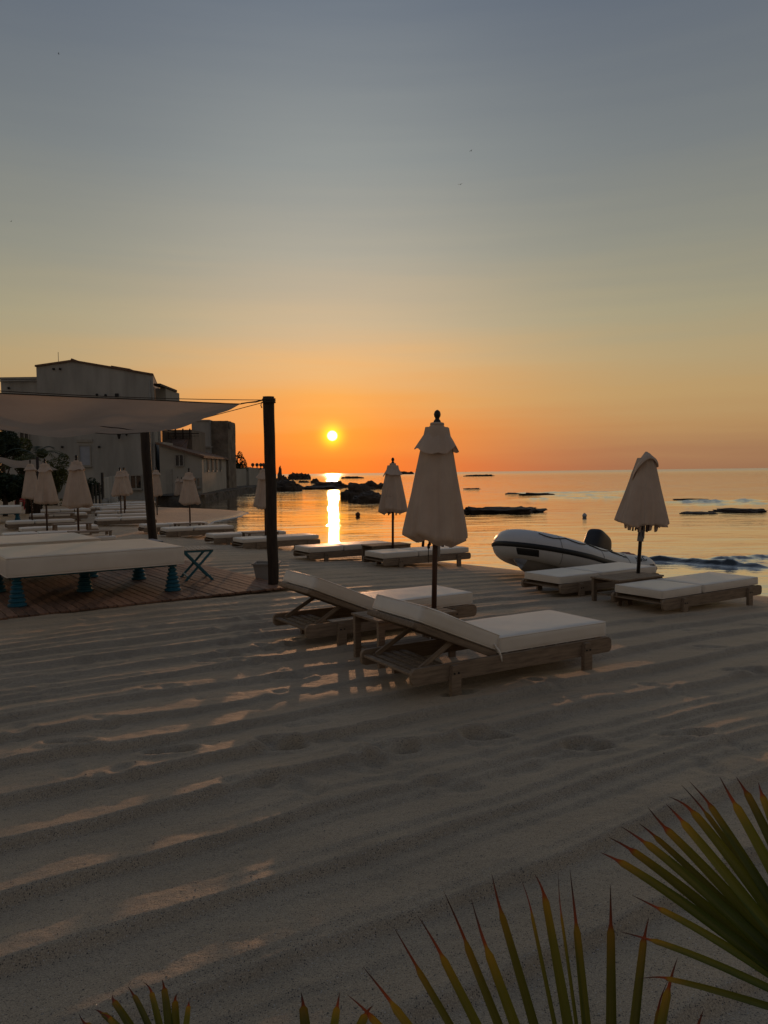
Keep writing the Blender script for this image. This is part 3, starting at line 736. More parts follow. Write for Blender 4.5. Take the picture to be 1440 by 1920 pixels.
def parasol(label, x, y, group, H=2.30, rb=.30, zb=1.10, lean=(0, 0), seed=1, finial=True, cord=True, detail=True, tagplate=False, rz=0.0, z=None, ragged=False, pole_m=None):
    if z is None: z = gz(x, y)
    t = thing('beach_parasol', label, 'parasol', (x, y, z), (R(lean[0]), R(lean[1]), rz), group)
    zt = H - .14
    link('pole', MB().tube([(0, 0, -.15), (0, 0, zt + .02)], .025, 14).mesh('pole', True), pole_m or POLEW, t)
    n = 128 if detail else 64
    cm, ph = canopy_mesh(zt - .03, zb, .115, rb * 1.08, seed, n=n, rows=32 if detail else 16, tuck=.16 if ragged else .42 if detail else .24, amp=.44 if ragged else .42, hem=.05 if ragged else .03)
    cn = link('canopy', cm, None, t)
    if finial:
        link('finial', MB().lathe([(.030, zt - .02), (.034, zt + .01), (.034, zt + .03), (.022, zt + .045), (.020, zt + .055), (.031, zt + .075), (.033, zt + .095), (.026, zt + .118), (.014, zt + .13), (.004, zt + .135)], 18).mesh('finial', True), BLACKW, t)
        cpm, _ = canopy_mesh(zt, zt - .235, .056, .212, seed + 7, n=n, rows=10, amp=.16, hem=.014)
        link('vent_cap', cpm, None, t)
        if detail: link('collar', MB().lathe([(.060, zt - .02), (.068, zt - .004), (.064, zt + .012), (.040, zt + .018)], 20).mesh('collar', True), CANVAS, t)
    else:
        # the cap has slipped and hangs like a hood over one side
        V = []; F = []; nn, rr_ = 48, 12
        for i in range(rr_ + 1):
            tt = i / rr_
            for k in range(nn):
                th = 2 * math.pi * k / nn
                drop = .30 + .10 * math.cos(th - R(160)) ; r0 = .012 + .165 * math.sin(min(tt * 1.25, 1.25) * math.pi / 2.5) * (1 + .12 * math.cos(3 * th))
                open_ = max(0, math.cos(th - R(-85))) ** 2
                V.append((r0 * math.cos(th) - .02 * tt, r0 * math.sin(th), zt + .06 - tt * drop * (1 - .62 * open_) + .01 * mnoise.noise(Vector((th * 2, tt * 3, 5)))))
        for i in range(rr_):
            for k in range(nn): F.append((i * nn + k, (i + 1) * nn + k, (i + 1) * nn + (k + 1) % nn, i * nn + (k + 1) % nn))
        m = bpy.data.meshes.new('hood'); m.from_pydata(V, [], F); m.update(); m.shade_smooth()
        link('slipped_cap', m, CANVAS, t)
        link('hub', MB().lathe([(.05, zt - .16), (.055, zt - .10), (.05, zt - .02), (.02, zt)], 14).mesh('hub', True), BLACKW, t)
    if detail:
        link('sleeve', MB().tube([(.034, .0, zb - .17), (.034, 0, zb + .06)], .019, 12).mesh('sleeve', True), STEEL, t)
        for k in range(8):
            th = ph + 2 * math.pi * (k + .5) / 8; rr = .075 + .03 * (k % 3)
            link('rib', MB().tube([(rr * math.cos(th), rr * math.sin(th), zb + .10), (rr * 1.1 * math.cos(th), rr * 1.1 * math.sin(th), zb - .065 - .012 * (k % 2))], [.010, .013], 8).mesh('rib', True), POLEW, t)
    if detail and not ragged:
        zs_ = zb + .34; rs_ = (.10 + (rb - .10) * (zt - .03 - zs_) / (zt - .08 - zb)) * .98
        st_ = [(rs_ * math.cos(a_) * (.93 + .06 * math.cos(8 * (a_ - ph))), rs_ * math.sin(a_) * (.93 + .06 * math.cos(8 * (a_ - ph))), zs_ + .02 * math.sin(a_ + 1)) for a_ in [k * math.pi / 32 for k in range(65)]]
        link('tie_strap', MB().tube(st_, .007, 6).mesh('strap', True), CANVAS, t)
    if ragged:
        for k in range(9):
            th = ph + 2 * math.pi * k / 9; rr = rb * .62
            link('hem_flap', MB().tube([(rr * math.cos(th), rr * math.sin(th), zb + .03), (rr * .98 * math.cos(th), rr * .98 * math.sin(th), zb - .03), (rr * .97 * math.cos(th), rr * .97 * math.sin(th), zb - .045 - .015 * (k % 3))], [.024, .018, .010], 8).mesh('flap', True), CANVAS, t)
    if cord:
        c = link('cord', MB().tube([(-.075, -.03, zb + .0), (-.078, -.03, zb - .10), (-.076, -.03, zb - .22)], .004, 6).mesh('cord'), ROPE, t)
        link('toggle', MB().lathe([(.006, -.03), (.014, -.02), (.014, .01), (.008, .02)], 10, (-.077, -.03, zb - .06)).mesh('toggle', True), BLACKW, c)
    if tagplate:
        pl = part_box('number_plate', .085, .008, .16, TAGM, t, (-.01, -.037, zb - .13), (0, R(3), R(-18)), bev=.003)
        cu = bpy.data.curves.new('digits', 'FONT'); cu.body = '11'; cu.size = .085; cu.align_x = 'CENTER'; cu.align_y = 'CENTER'; cu.extrude = .001
        tmp = bpy.data.objects.new('tmp', cu); COL.objects.link(tmp)
        dg = bpy.context.evaluated_depsgraph_get(); me = bpy.data.meshes.new_from_object(tmp.evaluated_get(dg)); bpy.data.objects.remove(tmp)
        me.materials.clear()
        link('digits', me, BLACK, pl, (0, -.0055, .015), (R(90), 0, 0))
    return t
GP = 'closed beige beach parasols'

# --- the two raised loungers, table and tall parasol in the middle
lounger('raised-back wooden lounger with cream mattress, in front of the tall closed parasol', G_NEAR, .19, 5.62, 30.5, raised=23, seed=1)
lounger('raised-back wooden lounger standing behind the tall parasol, headrest by the dark post', G_NEAR, -.765, 7.32, 31.5, raised=23, seed=2)
side_table('weathered wooden table with lower shelf between the two raised-back loungers', -.32, 7.08, 31, h=.42)
parasol('tall closed beige parasol with black ball finial between the two raised-back loungers', .455, 7.28, GP, H=2.32, rb=.305, zb=1.09, lean=(0, 1.6), seed=4, rz=.3)
# --- right pair
lounger('flat wooden lounger at the right below the ragged-hem parasol, water behind its foot', G_SEA, 3.36, 9.2, 33, seed=3)
lounger('flat wooden lounger between the dinghy and the ragged-hem parasol table', G_SEA, 2.43, 10.55, 32, seed=4)
side_table('reddish wooden table under the ragged-hem parasol', 2.78, 10.35, 32, lx=.9, h=.33)
parasol('closed parasol with slipped hood and ragged hem, number plate on its black pole', 3.50, 10.62, GP, H=2.13, rb=.34, zb=1.02, lean=(0, 3.6), seed=9, finial=False, cord=False, tagplate=True, ragged=True, pole_m=BLACKW)
# --- waterline pair behind the middle parasol
lounger('flat lounger at the waterline whose foot shows right of the tall parasol pole', G_SEA, -.02, 14.55, 31, seed=5)
lounger('flat lounger in front of the sun path, its head end toward the post', G_SEA, -1.55, 15.75, 31, seed=6)
side_table('dark wooden table beside the small parasol near the sun path', -.50, 16.1, 31, lx=.95)
parasol('small closed parasol with ball finial between sun path and tall parasol', .17, 15.9, GP, H=2.18, rb=.30, zb=1.05, lean=(0, 2.0), seed=12, rz=1.2)
# --- next pairs along the water
lounger('flat lounger at the waterline just beyond the dark pergola post', G_SEA, -3.42, 18.5, 31, seed=5, detail=False)
lounger('flat lounger at the waterline left of the dark pergola post, half behind a table', G_SEA, -4.45, 20.0, 31, seed=6, detail=False)
side_table('dark wooden table left of the pergola post at the waterline', -3.75, 20.1, 31, detail=False)
parasol('closed parasol partly hidden by the dark pergola post', -3.05, 19.7, GP, H=2.15, rb=.28, zb=1.0, seed=15, detail=False, rz=2)
lounger('flat lounger beside the small bay, below the single parasol', G_SEA, -6.35, 22.3, 30, seed=5, detail=False)
lounger('flat lounger right behind the slanting rear post', G_SEA, -7.5, 23.9, 30, seed=6, detail=False)
side_table('low table at the foot of the single bay parasol', -6.6, 24.0, 30, detail=False)
parasol('single closed parasol standing before the small bay', -6.15, 24.3, GP, H=2.12, rb=.31, zb=.95, seed=18, detail=False, rz=.7)
# --- far row before the houses
ORD = ['first', 'second', 'third', 'fourth', 'fifth', 'sixth', 'seventh', 'eighth']
FR = [(-10.2, 27.2), (-10.9, 29.3), (-11.9, 31.8), (-12.6, 34.2), (-13.3, 37.0), (-14.1, 40.0), (-14.9, 43.0)]
for i, (x, y) in enumerate(FR):
    lounger(ORD[i] + ' small flat lounger of the far row, counting from the slanting post', G_FAR, x, y, 27, seed=5 + i % 2, detail=False)
for i, (x, y) in enumerate([(-10.35, 30.2), (-10.75, 31.8), (-11.45, 34.0)]):
    parasol(ORD[2 - i] + ' closed parasol of the far cluster, counting from the white panel screen', x, y, 'far cluster of closed parasols', H=2.15, rb=.33, zb=1.0, seed=21 + i, detail=False, rz=i)
parasol('closed slim parasol just right of the slanting rear post', -10.35, 35.0, GP, H=2.2, rb=.26, zb=.85, seed=26, detail=False)
for i, px in enumerate([334, 341, 348]):
    p = at(px, 926, 52); parasol(ORD[2 - i] + ' tiny closed parasol on the terrace, counting from the low house corner', p.x, p.y, 'closed parasols on the terrace', H=2.2, rb=.26, zb=.9, seed=31 + i, detail=False, z=gz(p.x, p.y))
# --- inland row behind the daybeds
lounger('flat lounger behind the daybeds with a brown table across it, closest to the deck', G_INL, -8.15, 17.2, 31, seed=3, detail=False)
lounger('second flat lounger behind the daybeds, left of the wide parasol', G_INL, -9.55, 19.2, 31, seed=4, detail=False)
lounger('third flat lounger behind the daybeds, right under the round-headed parasol', G_INL, -10.1, 21.3, 31, seed=3, detail=False)
lounger('fourth flat lounger behind the daybeds, with a dark tray table', G_INL, -12.2, 24.8, 31, seed=4, detail=False)
for i, (x, y) in enumerate([(-13.6, 29.5), (-14.6, 32.5), (-14.2, 35.5), (-15.0, 38.5)]):
    lounger(ORD[i] + ' small flat lounger of the back rows, counting from the parasols toward the white house', 'back-row loungers beside the hedge', x, y, 29, seed=5 + i % 2, detail=False)
side_table('brown table standing across the closest lounger behind the daybeds', -7.6, 18.35, 31, h=.44, lx=.95, detail=False)
side_table('brown table beside the second lounger behind the daybeds', -9.0, 20.75, 31, h=.46, lx=.95, detail=False)
side_table('dark tray table beside the fourth lounger behind the daybeds', -11.6, 26.2, 31, h=.5, lx=.9, detail=False)
parasol('closed parasol with one sunlit panel behind the daybeds, brown pole', -7.42, 18.6, GP, H=2.28, rb=.34, zb=1.0, seed=41, detail=False, rz=.5)
parasol('closed round-headed parasol on a dark pole behind the daybeds', -9.5, 21.6, GP, H=2.28, rb=.32, zb=1.0, seed=44, detail=False, rz=1.5)
parasol('closed narrow parasol farthest back by the hedge', -12.3, 26.8, GP, H=2.35, rb=.32, zb=.98, seed=47, detail=False, rz=.2)

# ------------------------------------------------------------------ deck, daybeds, pergola
DA = R(35); DU = Vector((math.cos(DA), math.sin(DA), 0)); DV = Vector((-math.sin(DA), math.cos(DA), 0))
P0 = Vector((-1.72, 11.65, 0))
deck = thing('wooden_deck', 'low deck of weathered reddish boards under the daybeds', 'deck', (P0.x, P0.y, 0), (0, 0, DA))
DZ = .03
rnd = random.Random(8)
_pm = {}
for k in range(58):
    u = .10 - k * .118
    ln = 6.4 + rnd.uniform(-.03, .03)
    key = k % 6
    part_box('plank', ln if False else 6.4, .108, .03, DECKW, deck, (u, 6.4 / 2 - .42 + rnd.uniform(-.02, .02), DZ - .015 + rnd.uniform(-.003, .003)), (0, 0, math.pi / 2), bev=.004, seg=1)
for q in (0.0, 2.0, 4.0, 5.7): part_box('joist', 6.9, .07, .09, DARKW, deck, (-3.3, q - .2, DZ - .08), bev=.004)

def turned_leg(scale=1):
    prof = []
    z = 0
    for i in range(6):
        r = .112 - .011 * i
        prof += [(r, z), (r + .006, z + .010), (r + .004, z + .030), (r - .018, z + .042), (r - .022, z + .054)]
        z += .058
    prof += [(.062, z), (.062, z + .05)]
    return prof
legm = MB().lathe(turned_leg(), 22).mesh('turned_leg', True); legm.materials.append(TEAL)
try:
    legm.set_sharp_from_angle(angle=R(35))
except Exception: pass
def daybed(label, corner, lx=2.35, ly=1.85, seed=1):
    c = P0 + DU * corner[0] + DV * corner[1]
    t = thing('daybed', label, 'daybed', (c.x, c.y, DZ), (0, 0, DA), 'double daybeds on the deck')
    hx, hy = lx / 2 - .14, ly / 2 - .14
    for sx, sy in ((-1, -1), (1, -1), (1, 1), (-1, 1), (0, 0)):
        link('turned_leg', legm, None, t, (sx * hx, sy * hy, 0))
    part_box('base_board', lx - .22, ly - .22, .05, TEALD, t, (0, 0, .385), bev=.01)
    m = cushion(lx, ly, .26, .022, seed, puff=.006, wr=.003, res=.05); mo_ = link('mattress', m, CUSH, t, (0, 0, .385))
    for zz in (.012, .25): piping(mo_, lx - .010, ly - .010, zz, .02, .007)
    return t
# front-left leg seen at (33,1140), front-right at (322,1108)
def duv(px, py, z=DZ):
    p = on(px, py, z) - P0; p.z = 0
    return p.dot(DU), p.dot(DV)
fl = duv(33, 1138); fr_ = duv(322, 1106)
c0 = ((fl[0] + fr_[0]) / 2, (fl[1] + fr_[1]) / 2 + .78)
daybed('wide cream double daybed on teal turned legs at the front of the deck', c0, seed=61)
daybed('wide cream double daybed behind the front daybed under the sail', (c0[0] - .55, c0[1] + 2.35), seed=62)
daybed('cream double daybed at the far back corner, end lit orange', (c0[0] - 3.6, c0[1] + 20.5), seed=63)
daybed_far = [o for o in COL.objects if o.name.startswith('daybed')][-1]
p = at(5, 955, 29); daybed_far.location = (p.x - .6, p.y, gz(p.x, p.y)); daybed_far.rotation_euler = (0, 0, R(25))

# folding table with crossed legs
def folding_table(label, x, y, deg, h=.50, lx=.42, ly=.60, z=DZ, top=SLATC):
    t = thing('folding_table', label, 'folding table', (x, y, z), (0, 0, R(deg)), 'small folding tables by the daybeds')
    n_ = 7
    for k in range(n_): part_box('top_slat', lx / n_ - .008, ly, .016, top, t, (-lx / 2 + lx / n_ * (k + .5), 0, h), bev=.003)
    for s in (-1, 1):
        part_box('top_rail', lx, .02, .03, TEALD, t, (0, s * (ly / 2 - .03), h - .024), bev=.003)
        for dr in (-1, 1):
            a = math.atan2(h - .03, (lx - .04) * dr)
            L_ = math.hypot(h - .03, lx - .04)
            part_box('leg', L_ + .02, .018, .038, TEALD, t, (0, s * (ly / 2 - .03) + dr * .011, (h - .03) / 2), (0, -a, 0), bev=.004)
    part_box('foot_bar', .03, ly - .06, .025, TEALD, t, (lx / 2 - .06, 0, .06), bev=.004)
    part_box('foot_bar', .03, ly - .06, .025, TEALD, t, (-lx / 2 + .06, 0, .06), bev=.004)
    return t
q = on(366, 1086, DZ); folding_table('small folding table with cream slats and crossed teal legs beside the front daybed', q.x, q.y + .1, 22, h=.49, lx=.46)
q = at(270, 1014, 14.6); folding_table('low blue tray table between the second daybed and slanting post', q.x, q.y, 35, h=.43, lx=.55, top=SHUT)

# pergola posts, sail and wires
def post(label, base, top, r0, r1, seed):
    t = thing('pergola_post', label, 'post', base, (0, 0, 0), 'dark pergola posts')
    n_ = 24; b = Vector(base); d = Vector(top) - b
    pts = [d * (k / n_) + Vector((.012 * mnoise.noise(Vector((k * .2, seed, 0))), .012 * mnoise.noise(Vector((k * .2, seed, 3))), 0)) for k in range(n_ + 1)]
    pts[0].z -= .12
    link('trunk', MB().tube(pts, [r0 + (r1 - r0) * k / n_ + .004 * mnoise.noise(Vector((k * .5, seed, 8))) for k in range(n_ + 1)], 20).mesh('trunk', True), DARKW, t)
    return t, Vector(top)
pt, ptop = post('thick dark pergola post rising beside the raised-back loungers', (P0.x + .02, P0.y - .02, DZ * 0 + gz(P0.x, P0.y)), (P0.x, P0.y, 2.87), .082, .086, 1)
mb = MB()
for zz in (2.78, 2.805, 2.83): 
    pts = [(math.cos(a) * .094, math.sin(a) * .094, zz - pt.location.z) for a in [k * math.pi / 8 for k in range(17)]]
    mb.tube(pts, .010, 6)
link('rope_lashing', mb.mesh('lash', True), ROPE, pt, (-.01, 0, 0))
rb_ = at(289, 1046, 15.8); rb_.z = DZ; rt_ = at(270, 800, 15.9)
pt2, pt2top = post('slanting dark rear post under the sail', tuple(rb_), tuple(rt_), .088, .095, 5)

# sail: spans -u from the front post, +v to the rear post
A_ = at(452, 757, 11.45); Bc = at(386, 783, 12.9); Cc = at(284, 809, 15.3)
sail = thing('shade_sail', 'sagging beige canvas shade sail strung from the dark post over the daybeds', 'shade sail', (A_.x, A_.y, 0))
near_l = at(-230, 727, 9.1); far_l = at(-260, 790, 12.6)
def sail_pt(u, v):
    er = (1 - v) ** 2 * A_ + 2 * v * (1 - v) * (Bc + Vector((-.05, .1, -.05))) + v * v * Cc   # right edge A -> B -> C
    p = er.lerp(near_l.lerp(far_l, v), u)
    lin = 1 - math.exp(-u * 5)
    sag = .13 * math.sin(math.pi * v) * math.sin(math.pi * min(1, u * 1.6)) ** .8
    vv = v * 2 if v < .5 else (v - .5) * 2                      # two billows, one each side of the centre wire
    bil = math.sin(math.pi * vv) ** .75
    sag += (.34 if v < .5 else .17) * bil * lin * (.62 + .38 * math.sin(u * 13 + (0 if v < .5 else 2.1)))
    wr = .11 * mnoise.noise(Vector((u * 5 + v * 4, v * 2 - u * 3, 7))) + .035 * mnoise.noise(Vector((u * 14, v * 5, 1)))
    # drawn-out tension folds running into the corner by the post
    wr += .035 * math.sin(math.atan2(v + .05, u + .05) * 22) * math.exp(-((u * 3) ** 2)) * min(1, u * 8)
    scal = .07 * (v ** 8) * abs(math.sin(u * 9.5))
    return p + Vector((0, 0, wr * math.sin(math.pi * min(max(v, .02), .98)) - sag - scal))
def sail_mesh():
    V = []; F = []; nu, nv = 110, 72
    for i in range(nu + 1):
        for j in range(nv + 1): V.append(tuple(sail_pt(i / nu, j / nv) - Vector((A_.x, A_.y, 0))))
    for i in range(nu):
        for j in range(nv):
            a = i * (nv + 1) + j; F.append((a, a + nv + 1, a + nv + 2, a + 1))
    m = bpy.data.meshes.new('sail'); m.from_pydata(V, [], F); m.update(); m.shade_smooth(); return m
sm_ = sail_mesh()
cv = link('canvas', sm_, SAILM, sail)
off = Vector((A_.x, A_.y, 0))
def wire(name, pts, r, par, m=ROPE):
    return link(name, MB().tube([Vector(p) - off for p in pts], r, 6).mesh(name, True), m, par)
def sagline(a, b, s, n_=16): return [Vector(a).lerp(Vector(b), k / n_) - Vector((0, 0, s * 4 * (k / n_) * (1 - k / n_))) for k in range(n_ + 1)]
pa = ptop - Vector((.09, 0, .05))
wire('corner_rope', [pa, pa.lerp(A_, .3) - Vector((0, 0, .01)), pa.lerp(A_, .7), A_], [.012, .014, .010, .012], sail)
wire('edge_wire', sagline(pa, at(-240, 716, 9.1), .05), .006, sail)
wire('edge_wire', [ptop - Vector((.09, 0, .09)), Bc, Cc + Vector((0, 0, .02))], .006, sail)
mid_r = (A_ + Cc) / 2; 
wire('centre_wire', [sail_pt(k / 40, .5) - Vector((0, 0, .014)) for k in range(41)], .011, sail)
wire('seam_cord', [sail_pt(k / 40, 0) - Vector((0, 0, .004)) for k in range(41)], .009, sail)
wire('seam_cord', [sail_pt(k / 40, 1) - Vector((0, 0, .004)) for k in range(41)], .010, sail)
wire('loose_rope_end', [ptop - Vector((.10, 0, .08)), ptop - Vector((.115, .01, .13)), ptop - Vector((.10, .01, .17))], .009, sail, mat('pale_rope', (.4, .36, .3), (.5, .45, .38), 30, .9))

# pale bin behind the post
p = on(487, 1094); bn = thing('plastic_tub', 'pale grey plastic tub standing behind the thick dark post', 'tub', (p.x + .03, p.y + .55, gz(p.x, p.y)))
def tub():
    mb = MB(); a0, a1, h = .15, .20, .30
    V = [(sx * a, sy * a * .8, z) for a, z in ((a0, 0), (a1, h)) for sx, sy in ((-1, -1), (1, -1), (1, 1), (-1, 1))]
    mb.add(V, [(3, 2, 1, 0), (0, 1, 5, 4), (1, 2, 6, 5), (2, 3, 7, 6), (3, 0, 4, 7)])
    Vi = [(x * .93, y * .93, z + .01) for x, y, z in V]; mb.add(Vi, [(0, 1, 2, 3), (4, 5, 1, 0), (5, 6, 2, 1), (6, 7, 3, 2), (7, 4, 0, 3)])
    return mb.mesh('tub')
link('body', tub(), BIN, bn)
mb = MB(); h = .30
for x0, x1, y0, y1 in ((-.22, .22, -.18, -.15), (-.22, .22, .15, .18), (-.22, -.19, -.15, .15), (.19, .22, -.15, .15)): mb.box(x0, x1, y0, y1, h - .02, h + .008)
link('rim', mb.mesh('rim'), BIN, bn)

# ------------------------------------------------------------------ inflatable dinghy
bow = on(928, 1062, -.2); BL = 3.05
bb = Vector((2.24, 13.0, 0)); st = Vector((4.50, 15.1, 0))
ba = math.atan2(bb.y - st.y, bb.x - st.x)
zb0 = min(gz(st.x, st.y), gz(bb.x, bb.y)) ; zb0 = max(zb0, SEA + .02)
zb0 = -.46
boat = thing('inflatable_dinghy', 'grey inflatable dinghy with black rub stripe and outboard motor, bow up on the sand', 'dinghy', (st.x, st.y, zb0 - .03), (0, 0, ba)); boat.scale = (1.07, 1.07, 1.07)
TR = .25
def spine():
    P = []
    half = .60
    for k in range(15): P.append(Vector((-.32 + (2.0 + .32) * k / 14, -half, 0)))
    for k in range(1, 24):
        a = math.pi * k / 24; P.append(Vector((2.0 + .82 * math.sin(a), -half * math.cos(a) , 0)))
    for k in range(15): P.append(Vector((2.0 - (2.32) * k / 14, half, 0)))
    for p in P:
        t = max(0, p.x) / 2.82; p.z = TR + .02 + .62 * t ** 1.45
    return P
SPN = spine()
nP = len(SPN)
def trad(i):
    x = SPN[i].x
    return TR * (1 if x > .02 else max(.30, 1 - ((.02 - x) / .34) ** 1.5 * .7)) * (1 - .06 * max(0, x - 1.8))
link('buoyancy_tube', MB().tube(SPN, [trad(i) for i in range(nP)], 26).mesh('tube', True), HYP, boat)
# black rub strake on the outside of the tube
def strake():
    V = []; F = []
    for i, p in enumerate(SPN):
        t = (SPN[min(i + 1, nP - 1)] - SPN[max(i - 1, 0)]); o_ = Vector((t.y, -t.x, 0)).normalized()
        for a, e_ in ((10, .001), (7, .012), (0, .018), (-7, .012), (-10, .001)):
            an = R(a + 4); V.append(p + (o_ * math.cos(an) + Vector((0, 0, 1)) * math.sin(an)) * (trad(i) + e_))
    for i in range(nP - 1):
        for k in range(4): F.append((i * 5 + k, i * 5 + k + 1, (i + 1) * 5 + k + 1, (i + 1) * 5 + k))
    return MB().add(V, F).mesh('strake', True)
link('rub_strake', strake(), BLACK, boat)
def hull():
    V = []; F = []; n_ = 22
    for i in range(n_ + 1):
        x = .05 + 2.72 * i / n_; t = x / 2.82; zc = TR + .02 + .62 * t ** 1.45
        hw = .60 if x < 2.0 else .60 * math.sqrt(max(0, 1 - ((x - 2.0) / .82) ** 2))
        keel = .0 + .30 * t ** 1.6 + .20 * t ** 6
        for s in (-1, -.55, 0, .55, 1):
            k = abs(s); V.append((x, s * hw, keel + (zc - .03 - keel) * (k ** 1.3) * .8))
    for i in range(n_):
        for k in range(4): F.append((i * 5 + k, (i + 1) * 5 + k, (i + 1) * 5 + k + 1, i * 5 + k + 1))
    return MB().add(V, F).mesh('hull', True)
link('hull', hull(), HULLM, boat)
part_box('transom', .05, .86, .42, HULLM, boat, (.30, 0, .36), bev=.01)
part_box('thwart', .22, .95, .04, SLATC, boat, (1.25, 0, .46), bev=.01)
# grab handle patch near the bow, port side (facing the beach)
def patch(i0, i1, a0, a1, e_, nm):
    V = []; F = []; na = 7
    for i in range(i0, i1 + 1):
        p = SPN[i]; t = (SPN[i + 1] - SPN[i - 1]); o_ = Vector((t.y, -t.x, 0)).normalized()
        for k in range(na):
            an = R(a0 + (a1 - a0) * k / (na - 1)); ed = 0 if k in (0, na - 1) or i in (i0, i1) else e_
            V.append(p + (o_ * math.cos(an) + Vector((0, 0, 1)) * math.sin(an)) * (trad(i) + .002 + ed))
    n_ = i1 - i0
    for i in range(n_):
        for k in range(na - 1): F.append((i * na + k, i * na + k + 1, (i + 1) * na + k + 1, (i + 1) * na + k))
    return MB().add(V, F).mesh(nm, True)
NEAR = [i for i in range(nP)]
side = 1                         # the y>0 side of the boat faces the camera
def idx_at(x, yy):
    return min(range(2, nP - 2), key=lambda i: abs(SPN[i].x - x) + 3 * abs(SPN[i].y - yy))
kb = idx_at(2.74, .26)
h1 = link('handle_patch', patch(kb - 2, kb + 1, -38, -8, .012, 'patch'), BLACK, boat)
k2 = idx_at(.05, .60)
link('valve_patch', patch(k2 - 1, k2, -20, 25, .01, 'patch'), BLACK, boat)
k3 = idx_at(.85, .60)
link('oar_clip', patch(k3 - 1, k3, 40, 75, .03, 'patch'), BLACK, boat)
for xx in (1.9, 1.2):
    k4 = idx_at(xx, .60); link('lifeline_patch', patch(k4 - 1, k4 + 1, 52, 72, .012, 'patch'), BLACK, boat)
# lettering along the tube
cu = bpy.data.curves.new('lettering', 'FONT'); cu.body = 'LOMAC'; cu.size = .15; cu.align_x = 'CENTER'; cu.align_y = 'CENTER'; cu.extrude = .002; cu.offset = .004
tmp = bpy.data.objects.new('tmp', cu); COL.objects.link(tmp)
dg = bpy.context.evaluated_depsgraph_get(); me = bpy.data.meshes.new_from_object(tmp.evaluated_get(dg)); bpy.data.objects.remove(tmp); me.materials.clear()
for v in me.vertices:               # wrap round the tube: text x runs toward the stern when seen from outside
    x_, y_ = v.co.x, v.co.y; an = R(44) + y_ / (TR + .003); ii = idx_at(.48, .60)
    rr = TR + .004 + v.co.z; xx = .48 - x_
    v.co = Vector((xx, .60 + rr * math.cos(an), SPN[ii].z - .006 * 0 + rr * math.sin(an)))
link('lettering', me, BLACK, boat)
def tube_line(ang, off, x0, x1, droop=0):
    ii = [i for i in range(2, nP - 2) if SPN[i].y > .05 and x0 < SPN[i].x < x1]; pts = []
    for n_, i in enumerate(ii):
        p = SPN[i]; t = SPN[i + 1] - SPN[i - 1]; o_ = Vector((t.y, -t.x, 0)).normalized(); a = R(ang - droop * abs(math.sin(n_ * math.pi / 4)))
        pts.append(p + (o_ * math.cos(a) + Vector((0, 0, 1)) * math.sin(a)) * (trad(i) + off))
    return pts
link('grab_rope', MB().tube(tube_line(62, .012, .95, 2.75, 14), .008, 6).mesh('grope', True), BLACK, boat)
for xs in (.9, 1.75, 2.35):
    i = idx_at(xs, .60 if xs < 2.0 else .45); p = SPN[i]; t = (SPN[i + 1] - SPN[i - 1]).normalized(); o_ = Vector((t.y, -t.x, 0)).normalized()
    ring = [p + (o_ * math.cos(a) + Vector((0, 0, 1)) * math.sin(a)) * (trad(i) + .002) for a in [R(-60 + k * 10) for k in range(19)]]
    link('tube_seam', MB().tube(ring, .006, 6).mesh('seam', True), HULLM, boat)
# outboard motor, tilted up
mo = link('outboard_motor', None, None, boat) if False else None
cowl = bmesh.new(); bmesh.ops.create_icosphere(cowl, subdivisions=4, radius=1)
for v in cowl.verts:
    p = v.co.copy(); p = Vector([math.copysign(abs(c) ** .5, c) for c in p])
    tz = (p.z + 1) / 2
    v.co = Vector((p.x * (.27 - .05 * tz) + .03 * (1 - tz), p.y * (.17 - .03 * tz), p.z * .20 + .045 * p.x * (1 if p.z > 0 else 0)))
cm_ = bpy.data.meshes.new('cowl'); cowl.to_mesh(cm_); cowl.free(); cm_.shade_smooth()
ob = link('motor_cowl', cm_, MOTOR, boat, (.52, .03, .74), (0, R(-20), 0)); ob.scale = (1.1, 1.1, .98)
link('motor_stripe', MB().box(-.20, .16, -.171, -.165, -.03, .03).mesh('stripe'), BLACK, ob)
link('cowl_seam', MB().lathe([(.235, -.155), (.245, -.14), (.235, -.125)], 24).mesh('seam', True), BLACK, ob).scale = (1.0, .68, 1)
link('motor_midsection', MB().tube([(.44, .02, .66), (.28, .02, .50), (.02, .0, .40)], [.13, .11, .06], 14).mesh('mid', True), BLACK, boat)
link('motor_leg', MB().tube([(.08, .0, .44), (-.32, .0, .30), (-.50, .0, .26)], [.06, .05, .045], 12).mesh('mleg', True), MOTOR, boat)
link('clamp_bracket', MB().box(.20, .36, -.12, .12, .46, .60).mesh('clamp'), BLACK, boat)
link('tiller', MB().tube([(.60, .02, .68), (1.0, .00, .60)], [.022, .018], 10).mesh('tiller', True), BLACK, boat)
tarp = bmesh.new(); bmesh.ops.create_icosphere(tarp, subdivisions=4, radius=1)
for v in tarp.verts:
    p = v.co; n_ = mnoise.fractal(Vector((p.x * 2, p.y * 2, p.z * 2 + 3)), 1, 2, 3)
    v.co = Vector((p.x * .50, p.y * .34, max(p.z, -.5) * .26)) * (1 + .16 * n_)
tm_ = bpy.data.meshes.new('tarp'); tarp.to_mesh(tm_); tarp.free(); tm_.shade_smooth()
tp = link('tarpaulin', tm_, PINK); B_ = Matrix.Translation(boat.location) @ Matrix.Rotation(ba, 4, 'Z')
tp.location = at(1165, 1062, 15.0); tp.rotation_euler = (0, R(8), ba)
tag(tp, 'crumpled faded red tarpaulin heaped at the stern of the dinghy', 'tarpaulin')
